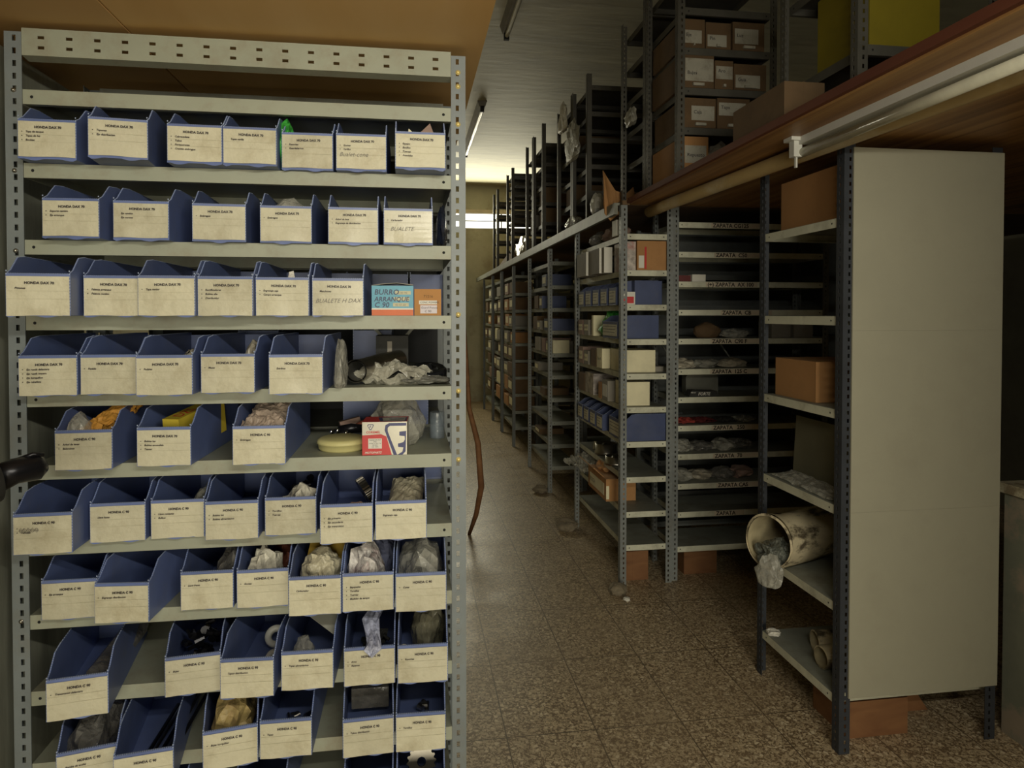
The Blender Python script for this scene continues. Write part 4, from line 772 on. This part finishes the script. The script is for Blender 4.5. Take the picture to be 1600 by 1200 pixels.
# ceiling fittings
def strip(label, x, ya, yb):
    t = thing('ceiling_strip_light', label, 'light', (x, ya, 3.72), 0, None)
    mb = MB(); mb.prism([(-.05, 0), (.05, 0), (.03, -.06), (-.03, -.06)], 1, 0, yb - ya); mb.build('housing', GREYC, t)
    mb = MB(); mb.tube([(.0, .04, -.085), (.0, yb - ya - .04, -.085)], .016, 12); mb.build('tube', MATS['unlit_tube_glass'], t)
    for q in (0, yb - ya - .03): mb = MB(); mb.box(-.02, .02, q, q + .03, -.11, -.05); mb.build('lamp_holder', RUBBER, t)
strip('unlit ceiling strip light above the aisle, nearer one', .74, 4.1, 5.25)
strip('unlit ceiling strip light above the aisle, farther one with a bright edge', .75, 7.1, 9.2)

# ------------------------------------------------------------------ deeper racks along the aisle
blocks = [('second', 5.60, 6.60, 1), ('third', 7.62, 8.62, 2), ('fourth', 9.6, 10.75, 3)]
rnd = random.Random(4)
colr = {'brown': CARD, 'old brown': CARDD, 'grey': GREYC, 'pinkish': PINKC, 'cream': CREAM, 'blue': NAVYBIN}
for nm, ya, yb, bi in blocks:
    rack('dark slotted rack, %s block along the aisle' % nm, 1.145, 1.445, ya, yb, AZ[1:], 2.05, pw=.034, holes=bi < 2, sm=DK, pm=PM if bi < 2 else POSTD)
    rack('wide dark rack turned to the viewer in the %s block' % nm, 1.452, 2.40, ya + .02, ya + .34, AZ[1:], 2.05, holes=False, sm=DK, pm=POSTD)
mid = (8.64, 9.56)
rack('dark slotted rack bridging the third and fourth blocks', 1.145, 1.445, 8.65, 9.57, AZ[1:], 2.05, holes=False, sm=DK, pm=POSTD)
shn = {2: 'top', 3: 'second', 4: 'third', 5: 'fourth', 6: 'fifth', 7: 'sixth', 8: 'seventh', 9: 'eighth', 10: 'bottom'}
def fill(blockname, ya, yb, spec):
    n = {}
    for sh_, u, wd_, h_, c_ in spec:
        n[sh_] = n.get(sh_, 0) + 1; y = ya + .04 + u * (yb - ya - .1)
        wd_ = min(wd_, yb - .04 - y)
        carton('%s box, %s shelf of the %s aisle rack, %s from its near end' % (c_, shn[sh_], blockname, ORD[n[sh_]]), 1.15 + rnd.uniform(0, .02), 1.37 + rnd.uniform(0, .04), y, y + wd_, AZ[sh_], h_, colr[c_], stickers=[('s', .15, .8, .25, .8, CREAM, '')] if rnd.random() < .6 else [])
fill('second', 5.6, 6.6, [(2, .1, .2, .1, 'blue'), (3, .3, .14, .11, 'blue'), (3, .6, .2, .12, 'old brown'), (4, .0, .2, .1, 'blue'), (4, .4, .16, .08, 'grey'), (4, .66, .2, .12, 'old brown'), (5, .05, .13, .1, 'grey'), (5, .24, .12, .12, 'pinkish'), (5, .5, .25, .12, 'grey'), (6, .55, .2, .07, 'grey'), (7, .2, .22, .06, 'old brown'), (9, .5, .25, .05, 'old brown')])
carton('cream carton at the near end of the second aisle rack', 1.19, 1.33, 5.62, 5.76, AZ[5], .11, CREAM)
fill('third', 7.62, 8.62, [(2, .05, .3, .13, 'old brown'), (2, .5, .3, .13, 'pinkish'), (3, .0, .35, .14, 'old brown'), (3, .45, .3, .13, 'brown'), (4, .05, .25, .12, 'grey'), (4, .4, .3, .14, 'brown'), (5, .1, .2, .12, 'brown'), (5, .45, .3, .13, 'grey'), (6, .05, .35, .15, 'old brown'), (6, .5, .35, .15, 'old brown'), (7, .0, .4, .15, 'old brown'), (7, .5, .35, .12, 'grey'), (8, .0, .4, .16, 'old brown'), (8, .5, .3, .16, 'brown'), (9, .0, .4, .16, 'old brown'), (9, .5, .3, .12, 'brown')])
fill('bridging', 8.65, 9.57, [(2, .05, .4, .12, 'grey'), (3, .1, .3, .14, 'old brown'), (3, .55, .3, .1, 'grey'), (4, .2, .3, .12, 'pinkish'), (5, .1, .3, .12, 'grey'), (5, .5, .2, .14, 'cream'), (6, .0, .4, .14, 'old brown'), (7, .1, .35, .13, 'grey'), (7, .6, .3, .13, 'old brown'), (8, .1, .4, .14, 'cream'), (9, .1, .4, .15, 'brown')])
fill('fourth', 9.6, 10.75, [(2, .1, .3, .12, 'grey'), (3, .0, .3, .12, 'grey'), (3, .5, .3, .13, 'old brown'), (4, .2, .35, .12, 'brown'), (5, .1, .35, .12, 'grey'), (5, .55, .3, .12, 'old brown'), (6, .1, .35, .13, 'grey'), (7, .3, .35, .13, 'old brown'), (8, .1, .3, .13, 'pinkish'), (9, .2, .4, .14, 'old brown')])

# ------------------------------------------------------------------ racks on the upper deck
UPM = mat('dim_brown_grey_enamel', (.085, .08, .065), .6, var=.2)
UZ = [2.35, 2.53, 2.71, 2.89, 3.07]
ups = [(2.96, 3.385, 'nearest'), (3.395, 3.80, 'second nearest'), (4.56, 5.0, 'third'), (5.01, 5.52, 'fourth'), (6.15, 6.64, 'fifth'), (6.66, 7.06, 'sixth'), (8.05, 8.5, 'seventh'), (9.45, 9.9, 'farthest')]
for i, (a, b, nm) in enumerate(ups):
    zz = UZ if i != 6 else [2.3 + .11 * j for j in range(9)]
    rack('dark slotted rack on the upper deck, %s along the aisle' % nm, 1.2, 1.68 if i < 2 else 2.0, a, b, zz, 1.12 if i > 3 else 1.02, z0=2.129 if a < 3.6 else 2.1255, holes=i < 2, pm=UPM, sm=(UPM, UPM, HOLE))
WL = mat('dull_white_label', (.42, .4, .33), .7, var=.12, dirt=(.2, .17, .12), dirt_amt=.6, dirt_scale=20)
def ubox(label, x0, x1, z0, z1, sx0, sx1, sz0, sz1, tx, m=CARDD, y=2.965):
    t = thing('drawer_carton', label, 'box', (x0, y, z0), 0, 'labelled cartons on the nearest upper rack')
    mb = MB(); mb.box(0, x1 - x0, 0, .38, 0, z1 - z0); mb.build('carton', m, t)
    mb = MB(); mb.box(sx0 - x0, sx1 - x0, -.0015, 0, sz0 - z0, sz1 - z0); text_on(mb, tx, .022, sx0 - x0 + .01, sz0 - z0 + .03, -.002, 1, .01); mb.build('label', [WL, INK], t)
    mb = MB(); mb.box(.05, x1 - x0 - .05, -.012, 0, .008, .02); mb.build('pull_tab', WL, t)
u = [2.13, 2.3516, 2.5316, 2.7116]
ubox('carton with the big white label, nearest upper rack, second shelf', 1.222, 1.375, u[2], 2.685, 1.237, 1.372, u[2] + .03, 2.664, 'Bujes')
ubox('middle carton with faded label on that second upper shelf', 1.38, 1.468, u[2], 2.66, 1.385, 1.465, u[2] + .045, 2.635, 'Aro')
ubox('last carton with low label on that second upper shelf', 1.472, 1.63, u[2], 2.65, 1.48, 1.60, u[2] + .01, 2.6, 'Guia')
ubox('first carton on the upper deck third shelf, lettered Eje', 1.225, 1.33, u[3], 2.84, 1.23, 1.315, u[3] + .02, 2.79, 'Eje')
ubox('second carton on the upper deck third shelf, lettered Pin', 1.335, 1.455, u[3], 2.83, 1.343, 1.435, u[3] + .01, 2.775, 'Pin')
ubox('third carton on the upper deck third shelf, lettered Luz', 1.465, 1.62, u[3], 2.84, 1.475, 1.59, u[3] + .03, 2.81, 'Luz')
ubox('first carton on the upper deck first shelf, lettered Caja', 1.235, 1.385, u[1], 2.485, 1.268, 1.378, u[1] + .033, 2.45, 'Caja')
ubox('second carton on the upper deck first shelf, lettered Tapa', 1.392, 1.55, u[1], 2.49, 1.4, 1.53, u[1] + .06, 2.47, 'Tapa')
ubox('lone carton standing on the boards beneath the upper shelves', 1.225, 1.35, u[0], 2.31, 1.238, 1.34, u[0] + .06, 2.27, 'Repuesto', CARD)
crumple('plastic_bag', 'dull crumpled bag beside the lone carton on the boards', 'bag', (1.43, 3.0, u[0]), (.14, .1, .17), GREYC, 101, amp=.3)
crumple('plastic_bag', 'grey bag at the corner of the nearest upper rack', 'bag', (1.62, 3.0, u[0]), (.16, .12, .2), mat('dim_grey_bag', (.13, .11, .08), .5, var=.2), 102, amp=.3)
rack('dark slotted rack on the boards above the panelled rack', 1.34, 1.82, 1.90, 2.34, [2.32, 2.62], .95, z0=2.129, pm=UPM, sm=(UPM, UPM, HOLE))
carton('yellow carton on the upper rack at the top right', 1.40, 1.64, 1.93, 2.2, 2.32, .26, mat('strong_yellow_card', (.24, .19, .01), .6, var=.1))
carton('slanted brown tray carton beside the yellow carton', 1.19, 1.33, 2.05, 2.4, 2.1291, .12, CARDD)
t = thing('torn_cardboard', 'torn ragged cardboard flap hanging at the corner of the upper deck', 'cardboard', (1.10, 3.78, 2.13), -1.05)
mb = MB(); ys = [0, .02, .05, .1, .16, .22, .26]; up_ = [.1, .2, .17, .09, .07, .12, .05]; dn = [0, -.05, -.09, -.06, -.03, -.02, 0]
vs = [(-.012 - .01 * sin(i * 2), y, dn[i]) for i, y in enumerate(ys)] + [(-.012 - .03 * sin(i), y, up_[i]) for i, y in enumerate(ys)]; n = 7
mb.add(vs + [(x + .004, y, z) for x, y, z in vs], [(i, i + 1, n + i + 1, n + i) for i in range(6)] + [(14 + n + i, 14 + n + i + 1, 14 + i + 1, 14 + i) for i in range(6)]); mb.build('flap', CARD, t)
crumple('plastic_bag', 'pale crumpled bag caught beside the torn cardboard flap', 'bag', (1.16, 4.15, 2.126), (.07, .12, .12), WHITEPL, 104, amp=.5)
crumple('plastic_bag', 'clear crumpled bag lying on the rear deck edge', 'bag', (1.2, 4.9, 2.126), (.1, .25, .09), CLEAR, 105, amp=.5)
crumple('plastic_bag', 'shiny pale bag lying far back on the deck edge', 'bag', (1.24, 7.4, 2.126), (.14, .6, .22), BAGP, 106, amp=.4)
crumple('hanging_bag', 'white torn bag hanging high on the fourth upper rack', 'bag', (1.175, 5.2, 2.92), (.05, .2, .2), MATS['white_crumpled_bag'], 107, amp=.6)
crumple('hanging_bag', 'grey torn bag spilling from the third upper rack', 'bag', (1.17, 4.85, 2.62), (.05, .35, .26), mat('grey_white_bag', (.3, .29, .24), .4, var=.3, bump=.6), 108, amp=.6)
crumple('hanging_bag', 'small pale bag on the shelf edge of the second nearest upper rack', 'bag', (1.19, 3.6, 2.53), (.04, .14, .09), MATS['grey_white_bag'], 109, amp=.5)
for i, (y, z, h_, c_) in enumerate(((6.18, 2.3516, .13, 'old brown'), (6.18, 2.5316, .14, 'old brown'), (6.7, 2.3516, .14, 'grey'), (5.05, 2.3516, .13, 'old brown'), (5.05, 2.7116, .14, 'old brown'), (8.08, 2.13, .14, 'brown'))):
    carton('%s carton on the upper rack, %s' % (c_, ['low on the fifth', 'mid height on the fifth', 'low on the sixth', 'low on the fourth', 'higher on the fourth', 'at the foot of the seventh'][i]), 1.24, 1.6, y, y + .3, z, h_, colr[c_])
mb = MB(); mb.box(0, .3, 0, .4, 0, .006); tag(mb.build('leaning_board', CARDD, None, (1.25, 8.6, 2.14), (0, -.9, .2)), 'dark board leaning on the deck before the bright window', 'board')

# bent wooden strip in the aisle behind the near rack
mb = MB(); pts = [(.035, .42, .0), (.062, .2, .2), (.075, .0, .43), (.055, .0, .7), (.0, .0, .92), (-.01, .02, 1.15), (-.03, .04, 1.5)]; mb.tube(pts, [.012, .017, .02, .018, .015, .012, .01], 8)
tag(mb.build('bent_wood_strip', BLOCK, None, (.36, 4.2, 0), smooth=True), 'bent brown wooden strip standing in the aisle behind the near rack', 'wood strip')
